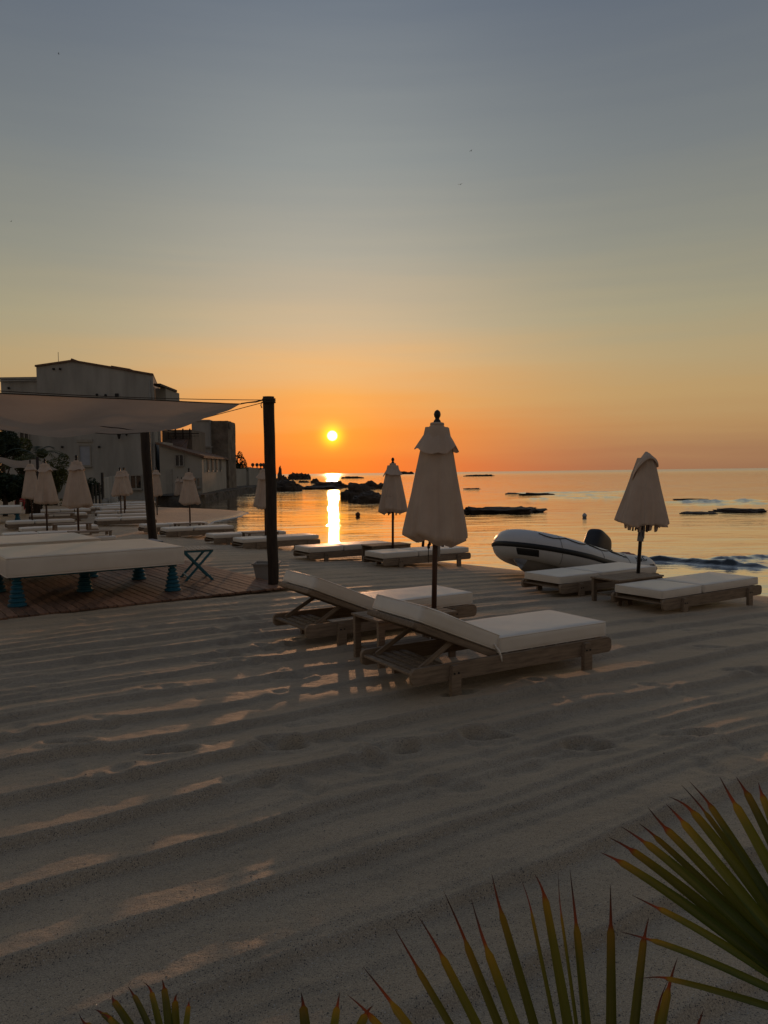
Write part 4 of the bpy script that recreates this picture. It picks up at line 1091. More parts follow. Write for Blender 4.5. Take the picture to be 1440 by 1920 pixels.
def oar(label, a, b):
    a = at(*a); b = at(*b); t = thing('oar', label, 'oar', b, (0, 0, 0), 'two oars laid over the dinghy')
    d = a - b
    link('shaft', MB().tube([Vector((0, 0, 0)), d], .021, 10).mesh('shaft', True), ALU, t)
    link('grip', MB().tube([d * .86, d], .021, 10).mesh('grip', True), BLACK, t)
    o_ = d.normalized(); sd = o_.cross(Vector((0, 0, 1))).normalized()
    e1 = -o_ * .36
    V = [sd * .02, sd * .07 + e1 * .4, sd * .07 + e1, -sd * .07 + e1, -sd * .07 + e1 * .4, -sd * .02]; nrm_ = sd.cross(o_) * .008
    n_ = len(V); mb = MB().add([p + nrm_ for p in V] + [p - nrm_ for p in V], [tuple(range(n_)), tuple(range(2 * n_ - 1, n_ - 1, -1))] + [(i, i + n_, (i + 1) % n_ + n_, (i + 1) % n_) for i in range(n_)])
    link('blade', mb.mesh('blade'), BLACK, t)
oar('oar leaning across the motor and the near tube of the dinghy', (1072, 1021, 13.2), (1128, 1064, 13.4))
oar('oar resting on the stern of the dinghy in front of the red tarpaulin', (1125, 1033, 13.9), (1166, 1065, 13.9))

# ------------------------------------------------------------------ houses on the far shore
def zat(py, px, depth): return at(px, py, depth).z
def xat(px, depth): return at(px, 890, depth).x
def window(parent, x, z, wd, ht, y, name='window', fm=FRAME, pm=GLASS, mull=1, sill=True, fw=.07, dep=.10):
    """window on a wall facing -y at local plane y: frame proud, pane set back inside it"""
    f = MB()
    f.box(x - wd / 2 - fw, x - wd / 2, y - dep, y + .02, z - fw, z + ht + fw); f.box(x + wd / 2, x + wd / 2 + fw, y - dep, y + .02, z - fw, z + ht + fw)
    f.box(x - wd / 2, x + wd / 2, y - dep, y + .02, z - fw, z); f.box(x - wd / 2, x + wd / 2, y - dep, y + .02, z + ht, z + ht + fw)
    for k in range(1, mull + 1):
        xm = x - wd / 2 + wd * k / (mull + 1); f.box(xm - .035, xm + .035, y - dep + .02, y + .02, z, z + ht)
    o = link(name, f.mesh('frame'), fm, parent)
    n_ = mull + 1
    for k in range(n_):
        x0 = x - wd / 2 + wd * k / n_ + (.035 if k else 0); x1 = x - wd / 2 + wd * (k + 1) / n_ - (.035 if k < n_ - 1 else 0)
        link('pane', MB().box(x0 + .002, x1 - .002, y - .03, y - .012, z + .002, z + ht - .002).mesh('pane'), pm, o)
    if sill: link('sill', MB().box(x - wd / 2 - fw - .06, x + wd / 2 + fw + .06, y - dep - .10, y + .02, z - fw - .09, z - fw - .003).mesh('sill'), fm, o)
    return o
# tall white house
D1 = 58
H1 = thing('white_house', 'tall white plastered house with low gable behind the shade sail', 'house', (0, D1, 0))
px_z = lambda px, py: (xat(px, D1), zat(py, px, D1))
main = [(xat(75, D1), -.5), px_z(75, 688), px_z(143, 678), px_z(292, 704), (xat(292, D1), -.5)]
mb = MB(); n_ = len(main)
skew = -2.4
V = [(x, 0, z) for x, z in main] + [(x + (skew if x > -20 else -1.5), 10, z) for x, z in main]
mb.add(V, [tuple(range(n_)), tuple(range(2 * n_ - 1, n_ - 1, -1))] + [(i, i + n_, (i + 1) % n_ + n_, (i + 1) % n_) for i in range(n_)])
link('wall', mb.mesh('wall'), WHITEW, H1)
low = [(xat(5, D1), -.5), px_z(5, 711), (xat(75, D1) - .003, px_z(75, 710)[1]), (xat(75, D1) - .003, -.5)]
link('wing_wall', MB().prism(low, .25, 9).mesh('wing'), WHITEW, H1)
link('wing_coping', MB().box(low[0][0] - .1, low[2][0], .12, 9.1, low[1][1] + .003, low[1][1] + .16).mesh('coping'), FRAME, H1)
def slope_slab(a, b, y0, y1, th, sk=0):
    (x0, z0), (x1, z1) = a, b
    return MB().add([(x0, y0, z0), (x1, y0, z1), (x1, y0, z1 + th), (x0, y0, z0 + th), (x0, y1, z0), (x1 + sk, y1, z1), (x1 + sk, y1, z1 + th), (x0, y1, z0 + th)],
                    [(0, 1, 2, 3), (7, 6, 5, 4), (0, 4, 5, 1), (1, 5, 6, 2), (2, 6, 7, 3), (3, 7, 4, 0)])
e1, pk, e2 = main[1], main[2], main[3]
off_ = .006
roof = link('roof', slope_slab((e1[0] - .06, e1[1] + off_), (pk[0], pk[1] + off_), -.12, 10.1, .13).mesh('roof'), TILE, H1)
link('roof_slope', slope_slab((pk[0], pk[1] + off_), (e2[0] + .06, e2[1] + off_), -.12, 10.1, .13, -2.5).mesh('roof2'), TILE, roof)
link('ridge_cap', MB().tube([(pk[0], -.14, pk[1] + .15), (pk[0], 10, pk[1] + .15)], .08, 8).mesh('cap', True), TILE, roof)
a_ = px_z(215, 690); b_ = px_z(250, 697)
link('raised_roof_course', slope_slab((a_[0], a_[1] + .02), (b_[0], b_[1] + .06), -.10, 3, .16).mesh('course'), TILE, roof)
window(H1, *px_z(161, 872), .78, 1.45, 0, pm=SHUT, mull=0)
link('lintel', MB().box(xat(146, D1), xat(176, D1), -.09, .02, zat(829, 160, D1), zat(824, 160, D1)).mesh('lintel'), FRAME, H1)
window(H1, *px_z(255, 915), .75, .92, 0, mull=1)
window(H1, *px_z(46, 834), .6, 1.1, .25, mull=1)
for px, py in ((108, 692), (120, 692), (187, 740), (203, 741), (119, 838), (188, 838), (20, 727)):
    x, z = px_z(px, py); yy = .25 if px < 75 else 0
    link('wall_lamp' if py > 800 else 'vent', MB().tube([(x, yy - .12, z), (x, yy + .02, z)], .085, 10).mesh('vent', True), IRON, H1)
x, z = px_z(224, 741); link('wall_box', MB().box(x - .12, x + .12, -.14, .02, z - .12, z + .12).mesh('wbox'), IRON, H1)
for px, py in ((228, 818), (242, 812)):
    x, z = px_z(px, py)
    ln_ = link('lantern', MB().lathe([(.05, -.22), (.09, -.14), (.14, .10), (.16, .12), (.05, .24), (.02, .30)], 8, (x, -.32, z)).mesh('lantern'), IRON, H1)
    link('lantern_arm', MB().tube([(x, -.32, z + .3), (x, -.18, z + .36), (x, .02, z + .30)], .02, 6).mesh('arm', True), IRON, ln_)
link('rain_pipe', MB().tube([(xat(286, D1), -.08, zat(712, 286, D1)), (xat(286, D1), -.08, -.2)], .06, 8).mesh('pipe', True), FRAME, H1)
link('gutter', MB().tube([(low[0][0], .05, low[1][1] - .12), (low[2][0], .05, low[1][1] - .12)], .06, 8).mesh('gutter', True), FRAME, H1)
x, z = px_z(96, 685); link('aerial', MB().tube([(x, 2, z), (x, 2, z + 1.3)], .02, 5).mesh('aer'), IRON, H1)
# balconies on the sea side of the tall house
xb = e2[0]
for zz in (zat(829, 306, D1 + 1), zat(889, 306, D1 + 1)):
    bal = link('balcony', MB().box(xb - .3, xb + .42, .7, 3.4, zz - .18, zz).mesh('balcony'), CREAMW, H1)
    link('rail', MB().box(xb + .36, xb + .40, .7, 3.4, zz + .85, zz + .92).mesh('rail'), IRON, bal)
    for k in range(10): link('baluster', MB().box(xb + .365, xb + .395, .75 + k * .28, .78 + k * .28, zz, zz + .85).mesh('bal'), IRON, bal)
    for k in range(3): link('baluster', MB().box(xb + .04 + k * .13, xb + .07 + k * .13, .72, .75, zz, zz + .85).mesh('bal'), IRON, bal)
link('column', MB().tube([(xb + .25, .9, -.3), (xb + .25, .9, zat(829, 306, D1 + 1) - .18)], .20, 12).mesh('col', True), CREAMW, H1)
link('eave_bracket', MB().box(xb - .05, xb + .45, .3, 5, zat(722, 300, D1), zat(718, 300, D1)).mesh('brk'), DARKW, H1)
link('upper_side_wall', MB().box(xb - .45, xb + .36, 2.0, 6.0, zat(760, 300, D1), zat(722, 300, D1) - .003).mesh('usw'), CREAMW, H1)

# low house with slit windows
D2 = 57.8
H2 = thing('low_house', 'low cream house with four slit windows on its sea wall', 'house', (0, 0, 0))
cn = at(380, 926, D2); fa_ = at(440, 912, 88)
Ec = at(380, 858, D2).z; Ef = at(438, 863, 88).z
xl = xat(300, D2); El = zat(833, 300, D2)
V = [(xl, D2, -.5), (cn.x, D2, -.5), (cn.x, D2, Ec), (xl, D2, El), (xl - 4, 88, -.5), (fa_.x, 88, -.5), (fa_.x, 88, Ef), (xl - 4, 88, El + .4)]
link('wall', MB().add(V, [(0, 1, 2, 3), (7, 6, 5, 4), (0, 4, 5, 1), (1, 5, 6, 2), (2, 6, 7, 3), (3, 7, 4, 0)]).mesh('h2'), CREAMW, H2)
o_ = .006; t_ = .16
V = [(xl - .2, D2 - .25, El + o_), (cn.x + .22, D2 - .25, Ec + o_ - .04), (fa_.x + .25, 88.3, Ef + o_ - .02), (xl - 4, 88.3, El + .4 + o_)]
V = V + [(x, y, z + t_) for x, y, z in V]
link('roof', MB().add(V, [(3, 2, 1, 0), (4, 5, 6, 7), (0, 1, 5, 4), (1, 2, 6, 5), (2, 3, 7, 6), (3, 0, 4, 7)]).mesh('r2'), TILE, H2)
hw = thing  # alias kept short below
x, z = (xat(337.5, D2), zat(873, 337, D2)); window(H2, x, z, .55, .78, D2, mull=1, sill=False)
x, z = (xat(366, D2), zat(912, 366, D2)); window(H2, x, z, .66, .60, D2, mull=2, pm=mat('painted_sunset_glass', (.30, .26, .22), (.42, .36, .30), 2, .08, spec=1.0, metal=.7))  # pale warm pane colour stands in for the sunset reflected there
link('door', MB().box(xat(312, D2), xat(323, D2), D2 - .06, D2 + .02, 0, zat(880, 318, D2)).mesh('door'), FRAME, H2)
dS = (Vector((fa_.x, 88, 0)) - Vector((cn.x, D2, 0))).normalized(); nS = Vector((dS.y, -dS.x, 0))
for px in (389, 397.5, 405, 412.5):
    r_ = ray(px, 880); r2 = Vector((r_.x / r_.y, 1)); tpar = None
    # point on the sea wall in that direction
    k = (cn.x - r2.x * D2) / (r2.x * dS.y - dS.x) if abs(r2.x * dS.y - dS.x) > 1e-6 else 0
    p = Vector((cn.x, D2, 0)) + dS * k
    z0 = at(px, 882, p.y).z; z1 = at(px, 861, p.y).z
    wv = MB()
    for s0, s1, za, zb_ in ((-.42, -.30, z0, z1), (.30, .42, z0, z1), (-.42, .42, z1, z1 + .1), (-.42, .42, z0 - .1, z0)):
        c = [p + dS * s0 - nS * .05, p + dS * s1 - nS * .05, p + dS * s1 + nS * .10, p + dS * s0 + nS * .10]
        wv.add([(*q.xy, za) for q in c] + [(*q.xy, zb_) for q in c], [(3, 2, 1, 0), (4, 5, 6, 7), (0, 1, 5, 4), (1, 2, 6, 5), (2, 3, 7, 6), (3, 0, 4, 7)])
    so = link('slit_window', wv.mesh('slit'), FRAME, H2)
    c = [p - dS * .298 + nS * .02, p + dS * .298 + nS * .02, p + dS * .298 + nS * .035, p - dS * .298 + nS * .035]
    link('pane', MB().add([(*q.xy, z0 + .002) for q in c] + [(*q.xy, z1 - .002) for q in c], [(3, 2, 1, 0), (4, 5, 6, 7), (0, 1, 5, 4), (1, 2, 6, 5), (2, 3, 7, 6), (3, 0, 4, 7)]).mesh('sp'), GLASS, so)

# stone tower with white annex, and upper terrace house
D3 = 78
TW = thing('stone_tower', 'square rough stone tower behind the low cream house', 'tower', (0, 0, 0))
def tower_mesh(x0, x1, y0, y1, z0, z1, seed, jag):
    bm = bmesh.new(); bmesh.ops.create_cube(bm, size=1)
    bmesh.ops.subdivide_edges(bm, edges=bm.edges[:], cuts=22, use_grid_fill=True)
    for v in bm.verts:
        p = v.co; q = Vector((x0 + (p.x + .5) * (x1 - x0), y0 + (p.y + .5) * (y1 - y0), z0 + (p.z + .5) * (z1 - z0)))
        n_ = mnoise.fractal(q * 1.2 + Vector((seed, 0, 0)), 1, 2, 3)
        q += Vector((p.x, p.y, p.z * .6)) * jag * n_ * 2
        v.co = q
    m = bpy.data.meshes.new('tower'); bm.to_mesh(m); bm.free(); return m
link('masonry', tower_mesh(xat(396, D3), xat(429, D3), D3, D3 + 4, 0, zat(789, 410, D3), 2, .035), STONE, TW)
link('corbel', MB().box(xat(428, D3), xat(431, D3), D3 + .3, D3 + 1.2, zat(802, 430, D3), zat(793, 430, D3)).mesh('corbel'), STONE, TW)
AN = thing('white_annex', 'plain white block standing against the stone tower', 'house', (0, 0, 0))
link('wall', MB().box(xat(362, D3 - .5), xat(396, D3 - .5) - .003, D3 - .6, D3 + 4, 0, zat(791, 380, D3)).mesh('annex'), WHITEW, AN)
link('parapet', MB().box(xat(361, D3 - .5), xat(396, D3 - .5) - .01, D3 - .68, D3 + 4.1, zat(791, 380, D3) + .003, zat(789, 380, D3) + .06).mesh('par'), FRAME, AN)
link('ledge', MB().box(xat(362, D3 - .5), xat(400, D3 - .5), D3 - .75, D3 - .603, zat(840, 380, D3), zat(837, 380, D3)).mesh('ledge'), FRAME, AN)
D4 = 68
TH = thing('terrace_house', 'house with tiled lean-to roof and timber balcony between tall house and tower', 'house', (0, 0, 0))
link('wall', MB().box(xat(306, D4), xat(362, D4), D4, D4 + 5, 0, zat(806, 330, D4)).mesh('thw'), mat('brown_plaster', (.20, .165, .13), (.28, .235, .185), .8, .9), TH)
x0, x1 = xat(318, D4), xat(366, D4); z0, z1 = zat(842, 340, D4 - 3), zat(823, 340, D4)
rf = link('lean_to_roof', MB().add([(x0, D4 - 3, z0), (x1, D4 - 3, z0), (x1 - .5, D4 - .003, z1), (x0, D4 - .003, z1), (x0, D4 - 3, z0 - .15), (x1, D4 - 3, z0 - .15), (x1 - .5, D4 - .003, z1 - .15), (x0, D4 - .003, z1 - .15)],
     [(0, 1, 2, 3), (7, 6, 5, 4), (0, 4, 5, 1), (1, 5, 6, 2), (2, 6, 7, 3), (3, 7, 4, 0)]).mesh('lean'), TILE, TH)
for k in range(13):
    xx = x0 + .1 + (x1 - x0 - .7) * k / 12
    link('tile_row', MB().tube([(xx, D4 - 3.05, z0 + .02), (xx - .02, D4 - .01, z1 + .02)], .075, 6).mesh('tr', True), TILE, rf)
for k, px in enumerate((318, 331, 345, 358)):
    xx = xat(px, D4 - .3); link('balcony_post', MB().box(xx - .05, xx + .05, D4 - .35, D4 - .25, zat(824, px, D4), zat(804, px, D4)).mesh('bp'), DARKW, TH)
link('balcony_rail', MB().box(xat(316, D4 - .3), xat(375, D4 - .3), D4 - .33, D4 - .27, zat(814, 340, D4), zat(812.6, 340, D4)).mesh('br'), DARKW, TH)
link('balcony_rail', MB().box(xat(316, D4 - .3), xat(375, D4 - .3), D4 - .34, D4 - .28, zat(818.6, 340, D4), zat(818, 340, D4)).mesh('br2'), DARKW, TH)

# sea wall terrace, garden walls on the headland
SW = thing('sea_wall', 'dark stone sea wall curving below the houses', 'sea wall', (0, 0, 0))
def seawall():
    pts = [at(296, 944, 53), at(336, 946, 51.5), at(372, 945, 52.0), at(420, 934, 66), at(462, 925, 83), at(505, 918, 100), at(540, 915, 112)]
    V = []; F = []; L_ = []
    for a, b in zip(pts[:-1], pts[1:]):
        for k in range(14): L_.append(a.lerp(b, k / 14))
    L_.append(pts[-1])
    rows = [(0.25, -1.0), (.10, -.2), (.02, .12), (0, .26), (-.06, .33), (-.5, .34), (-3.2, .345)]
    for i, p in enumerate(L_):
        t = L_[min(i + 1, len(L_) - 1)] - L_[max(i - 1, 0)]; n_ = Vector((t.y, -t.x, 0)).normalized()
        for o_, z in rows:
            j = .12 * mnoise.fractal(Vector((p.x * .8, p.y * .8, z * 3)), 1, 2, 3) if -.4 < o_ < .2 else 0
            V.append((p.x + n_.x * (o_ + j), p.y + n_.y * (o_ + j), z + .4 * j))
    R_ = len(rows)
    for i in range(len(L_) - 1):
        for k in range(R_ - 1): F.append((i * R_ + k, (i + 1) * R_ + k, (i + 1) * R_ + k + 1, i * R_ + k + 1))
    return MB().add(V, F).mesh('seawall')
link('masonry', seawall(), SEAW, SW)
GW = thing('garden_wall', 'white garden wall running past the low house', 'wall', (0, 0, 0))
a = at(437, 910, 90); b = at(466, 908, 97); c = at(502, 905, 104)
def wallseg(a, b, z1, z1b, th=.4):
    d = (b - a); d.z = 0; d.normalize(); n_ = Vector((d.y, -d.x, 0)) * th / 2
    V = [a - n_, b - n_, b + n_, a + n_]
    return MB().add([(v.x, v.y, -.4) for v in V] + [(V[0].x, V[0].y, z1), (V[1].x, V[1].y, z1b), (V[2].x, V[2].y, z1b), (V[3].x, V[3].y, z1)],
                    [(3, 2, 1, 0), (4, 5, 6, 7), (0, 1, 5, 4), (1, 2, 6, 5), (2, 3, 7, 6), (3, 0, 4, 7)]).mesh('ws')
link('panel', wallseg(a, b, at(437, 879, 90).z, at(466, 879, 97).z), CREAMW, GW)
link('panel', wallseg(b + Vector((.02, .02, 0)), c, at(466, 877, 97).z, at(502, 878, 104).z, .6), CREAMW, GW)
link('pier', wallseg(at(461, 908, 95.5), at(466, 908, 96.6), at(463, 876, 96).z, at(463, 876, 96).z, .9), CREAMW, GW)
for px in (474, 482, 489, 494):
    p = at(px, 877, 100.3); link('ball_ornament', MB().lathe([(.10, -.2), (.08, 0), (.05, .10), (.22, .28), (.24, .42), (.14, .58), (.03, .62)], 10, (p.x, p.y, p.z)).mesh('orn', True), SEAW, GW)
x0 = at(497, 890, 102); link('opening_shade', MB().box(x0.x - .35, x0.x + .35, x0.y - .9, x0.y - .5, x0.z - .5, x0.z + .5).mesh('op'), IRON, GW)  # solid black box, its colour stands in for the shade inside a wall hole

# white screen fence
FN = thing('screen_fence', 'white panel screen with dark posts in front of the tall house', 'fence', (0, 0, 0), group=None)
a = at(193, 934, 44); b = at(222, 930, 50)
for k, p in enumerate((a, b)): link('post', MB().box(p.x - .06, p.x + .06, p.y - .06, p.y + .06, -.2, at(191, 886, 44).z if k == 0 else at(222, 886, 50).z).mesh('fp'), IRON, FN)
d = (b - a)
for k in range(5):
    p0 = a + d * (k / 5 + .03); p1 = a + d * ((k + 1) / 5); link('panel', wallseg(p0, p1, at(200, 896 - k * 1.0, 45).z, at(200, 895 - k * 1.0, 46).z, .05), WHITEW, FN)
for px, py in ((187, 905), (180, 908), (174, 910)):
    p = at(px, 936, 42); o_ = link('low_post', MB().box(p.x - .04, p.x + .04, p.y - .04, p.y + .04, -.2, at(px, py, 42).z).mesh('lp'), IRON)
    tag(o_, {187: 'first', 180: 'second', 174: 'third'}[px] + ' thin dark rope post, counting from the white panel screen', 'post', 'thin posts left of the white screen')
# pot-like pale figures by the screen
for px, h_ in ((198, .55), (212, .75)):
    p = at(px, 935, 43); o_ = link('garden_urn', MB().lathe([(.12, -.1), (.16, .0), (.10, .1), (.2, h_ * .55), (.17, h_ * .8), (.1, h_ * .9), (.14, h_)], 14).mesh('urn', True), WHITEW, None, (p.x, p.y, gz(p.x, p.y)))
    tag(o_, ('tall' if h_ > .6 else 'short') + ' pale plaster urn at the foot of the white screen', 'urn', 'urns by the white screen')

# ------------------------------------------------------------------ vegetation
def crown_mesh(c, r, n, sz, seed, flat=False):
    rs = random.Random(seed); V = []; F = []
    cl = [(Vector((rs.gauss(0, .42), rs.gauss(0, .42), rs.gauss(0, .38))), rs.uniform(.25, .5)) for _ in range(16)]
    for _ in range(n):
        cc, cr_ = rs.choice(cl); d = Vector((rs.gauss(0, 1), rs.gauss(0, 1), rs.gauss(0, 1))).normalized() * cr_ * rs.uniform(.55, 1.0) ** .5
        p = cc + d; p = Vector((c[0] + p.x * r[0], c[1] + p.y * r[1], c[2] + p.z * r[2]))
        a = Vector((rs.gauss(0, 1), rs.gauss(0, 1), rs.gauss(0, .6))).normalized(); b_ = a.orthogonal().normalized() * sz * rs.uniform(.25, .45); a *= sz * rs.uniform(.7, 1.3)
        i = len(V); V += [p - a * .5, p + b_, p + a * .5, p - b_]; F.append((i, i + 1, i + 2, i + 3))
    m = bpy.data.meshes.new('crown'); m.from_pydata([tuple(v) for v in V], [], F); m.update(); return m
def tree(name, label, cat, base, ht, r, n, sz, m, seed, group=None, trunk=.12):
    t = thing(name, label, cat, base, group=group)
    mb = MB(); mb.tube([(0, 0, -.2), (.05, .03, ht * .3), (.0, .08, ht * .62)], [trunk, trunk * .8, trunk * .5], 8)
    rs = random.Random(seed)
    for k in range(4):
        a = k * 1.6 + rs.random(); mb.tube([(0, .05, ht * (.3 + .08 * k)), (math.cos(a) * r[0] * .5, math.sin(a) * r[1] * .5, ht * .7)], [trunk * .5, trunk * .15], 6)
    link('trunk', mb.mesh('trunk', True), BARK, t)
    link('crown', crown_mesh((0, 0, ht - r[2] * .8), r, n, sz, seed), m, t)
    return t
p = at(8, 930, 44); tree('broadleaf_tree', 'dark round tree under the sail edge beside the tall white house', 'tree', (p.x, p.y, 0), at(15, 810, 44).z, (1.2, 1.1, .9), 4200, .15, LEAFD, 3)
p = at(-30, 930, 42); tree('broadleaf_tree', 'large dark tree at the edge left of the white house', 'tree', (p.x, p.y, 0), at(0, 800, 42).z, (1.2, 1.2, 1.0), 4200, .17, LEAFD, 4)
p = at(44, 930, 46); tree('yellow_bush', 'tall yellow-green shrub in front of the tall white house', 'shrub', (p.x, p.y, 0), at(44, 843, 46).z, (1.1, 1.0, 1.0), 3600, .16, LEAFY, 5)
for i, px in enumerate((-20, 8, 30, 50)):
    p = at(px, 935, 33 + i); tree('hedge_bush', ORD[3 - i] + ' dark bush of the hedge, counting from the red chair side', 'bush', (p.x, p.y, 0), at(px, 884 + i * 2, 33 + i).z, (.95, .8, .8), 3200, .13, LEAFD, 10 + i, 'bushes of the dark hedge')
p = at(104, 930, 47); tree('low_bush', 'small green bush between the two large inland parasols', 'bush', (p.x, p.y, 0), at(106, 866, 47).z, (1.0, .8, 1.3), 2200, .14, LEAFY, 20)
p = at(172, 930, 52); tree('low_bush', 'small dark bush at the base of the tall white house', 'bush', (p.x, p.y, 0), at(172, 903, 52).z, (.9, .7, .7), 1500, .14, LEAFD, 21)
p = at(447, 885, 96); tree('low_bush', 'dark bush rising over the garden wall past the low house', 'bush', (p.x, p.y, 0), at(447, 866, 96).z, (1.1, 1.0, 1.5), 2600, .18, LEAFD, 22)
# feather palm behind the parasols
def feather_palm(label, px, py, depth, nf=13, L_=1.6):
    c = at(px, py, depth); t = thing('feather_palm', label, 'palm', (c.x, c.y, 0))
    link('trunk', MB().tube([(0, 0, -.2), (.05, 0, c.z * .5), (0, 0, c.z)], [.2, .15, .13], 10).mesh('ptrunk', True), BARK, t)
    rs = random.Random(9)
    for k in range(nf):
        a = k * 2.399; up = rs.uniform(.2, 1.1); mb = MB(); prev = None
        for s in range(14):
            q = s / 13; hd = L_ * q; p = Vector((math.cos(a) * hd * math.cos(up) , math.sin(a) * hd * math.cos(up), c.z + hd * math.sin(up) - .55 * L_ * q * q))
            if s > 1:
                tdir = (p - prev).normalized(); sd = tdir.cross(Vector((0, 0, 1))).normalized()
                for sg in (-1, 1):
                    e_ = p + sd * sg * .34 * (1 - abs(q - .45)) + tdir * .22 - Vector((0, 0, .10)); mb.add([p - tdir * .03, e_, p + tdir * .03], [(0, 1, 2)])
                mb.add([prev + sd * .012, prev - sd * .012, p - sd * .01, p + sd * .01], [(0, 1, 2, 3)])
            prev = p
        link('frond', mb.mesh('frond'), LEAFY if k % 3 else LEAFD, t)
feather_palm('small feather palm rising above the round-headed parasol', 66, 856, 36)
# far canvas awning
a = at(-20, 858, 31); b = at(70, 864, 31)
aw = thing('canvas_awning', 'pale canvas awning stretched before the hedge', 'awning', (a.x, a.y, 0))
V = []; F = []
for i in range(21):
    for j in range(9):
        u, v = i / 20, j / 8; p = a.lerp(b, u) + Vector((0, 2.0 * v, 0)); p.z += -.42 * v - .10 * math.sin(math.pi * v) * math.sin(math.pi * u) + .05 * math.sin(u * 8)
        p.z += .0; V.append(tuple(p - Vector((a.x, a.y, 0))))
for i in range(20):
    for j in range(8): q = i * 9 + j; F.append((q, q + 9, q + 10, q + 1))
link('canvas', MB().add(V, F).mesh('awn', True), SAILM, aw)
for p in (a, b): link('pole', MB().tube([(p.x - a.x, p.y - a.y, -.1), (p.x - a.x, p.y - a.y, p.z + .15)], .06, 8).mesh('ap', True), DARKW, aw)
# red chair by the hedge
p = at(37, 929, 41); rc = thing('garden_chair', 'red garden chair in front of the dark hedge', 'chair', (p.x, p.y, gz(p.x, p.y)), (0, 0, R(20)))
part_box('seat', .48, .46, .05, RED, rc, (0, 0, .44), bev=.015)
part_box('backrest', .48, .05, .60, RED, rc, (0, .22, .78), (R(-8), 0, 0), bev=.02)
for sx in (-1, 1):
    part_box('armrest', .05, .44, .04, RED, rc, (sx * .24, 0, .64), bev=.01)
    for sy in (-1, 1): part_box('leg', .05, .05, .46, RED, rc, (sx * .21, sy * .19, .21), bev=.008)

# ------------------------------------------------------------------ birds
def bird(px, py, depth, label, ang):
    p = at(px, py, depth); mb = MB()
    mb.tube([(-.16, 0, 0), (-.05, 0, .0), (.08, 0, 0), (.17, 0, .01)], [.008, .035, .03, .006], 6)
    t = thing('seabird', label, 'bird', tuple(p), (0, 0, ang), 'distant seabirds')
    link('body', mb.mesh('bird', True), IRON, t)
    for s in (-1, 1):
        link('wing', MB().add([(.06, 0, .01), (-.05, 0, .01), (-.02, s * .22, .10), (.05, s * .22, .10), (-.07, s * .48, .03)], [(0, 1, 2, 3), (3, 2, 4)]).mesh('wing'), IRON, t)
bird(883, 283, 120, 'tiny dark seabird high in the grey sky, the upper of two close together', .5)
bird(863, 346, 110, 'tiny dark seabird in the sky, the lower of two close together', 1.0)
bird(110, 101, 130, 'tiny dark seabird alone high above the shade sail', .3)
bird(21, 415, 160, 'tiny dark seabird alone above the wing of the white house', .9)

# ------------------------------------------------------------------ fan palms in the foreground
leafm = bpy.data.materials.new('fan_palm_leaf'); leafm.use_nodes = True
def leaf_nodes():
    t = leafm.node_tree; N = t.nodes; L = t.links; b = N['Principled BSDF']; out = N['Material Output']
    uv = N.new('ShaderNodeUVMap'); sp_ = N.new('ShaderNodeSeparateXYZ'); L.new(uv.outputs[0], sp_.inputs[0])
    oi = N.new('ShaderNodeObjectInfo')
    nt = N.new('ShaderNodeTexNoise'); nt.inputs['Scale'].default_value = 24; tcn = N.new('ShaderNodeTexCoord'); L.new(tcn.outputs['Object'], nt.inputs['Vector'])
    a = N.new('ShaderNodeMath'); a.operation = 'MULTIPLY_ADD'; L.new(oi.outputs['Random'], a.inputs[0]); a.inputs[1].default_value = .0; L.new(sp_.outputs[0], a.inputs[2])
    c = N.new('ShaderNodeMath'); c.operation = 'MULTIPLY_ADD'; L.new(nt.outputs[0], c.inputs[0]); c.inputs[1].default_value = .03; L.new(a.outputs[0], c.inputs[2])
    r = N.new('ShaderNodeValToRGB'); cr = r.color_ramp
    stops = [(0, (.045, .075, .012)), (.55, (.075, .105, .014)), (.80, (.13, .140, .016)), (.90, (.27, .19, .018)), (.918, (.26, .06, .018)), (.965, (.16, .045, .022)), (1, (.07, .035, .024))]
    while len(cr.elements) < len(stops): cr.elements.new(.5)
    for el, (p_, c_) in zip(cr.elements, stops): el.position = p_; el.color = (*c_, 1)
    L.new(c.outputs[0], r.inputs[0]); b.inputs['Roughness'].default_value = .45
    # fibres along the blade and a tint of its own for every leaflet
    mpn = N.new('ShaderNodeMapping'); mpn.inputs['Scale'].default_value = (5, 60, 1); L.new(uv.outputs[0], mpn.inputs[0])
    fb = N.new('ShaderNodeTexNoise'); fb.inputs['Scale'].default_value = 1; fb.inputs['Detail'].default_value = 3; L.new(mpn.outputs[0], fb.inputs['Vector'])
    fm = N.new('ShaderNodeMapRange'); fm.inputs['From Min'].default_value = .3; fm.inputs['From Max'].default_value = .7; fm.inputs['To Min'].default_value = .6; fm.inputs['To Max'].default_value = 1.35; L.new(fb.outputs[0], fm.inputs[0])
    rm = N.new('ShaderNodeMapRange'); rm.inputs['To Min'].default_value = .65; rm.inputs['To Max'].default_value = 1.4; L.new(oi.outputs['Random'], rm.inputs[0])
    pm_ = N.new('ShaderNodeMath'); pm_.operation = 'MULTIPLY'; L.new(fm.outputs[0], pm_.inputs[0]); L.new(rm.outputs[0], pm_.inputs[1])
    vs_ = N.new('ShaderNodeVectorMath'); vs_.operation = 'SCALE'; L.new(r.outputs[0], vs_.inputs[0]); L.new(pm_.outputs[0], vs_.inputs['Scale'])
    r = vs_; L.new(r.outputs[0], b.inputs['Base Color'])
    tr = N.new('ShaderNodeBsdfTranslucent'); L.new(r.outputs[0], tr.inputs[0])
    mx = N.new('ShaderNodeMixShader'); mx.inputs[0].default_value = .35; L.new(b.outputs[0], mx.inputs[1]); L.new(tr.outputs[0], mx.inputs[2]); L.new(mx.outputs[0], out.inputs[0])
leaf_nodes()
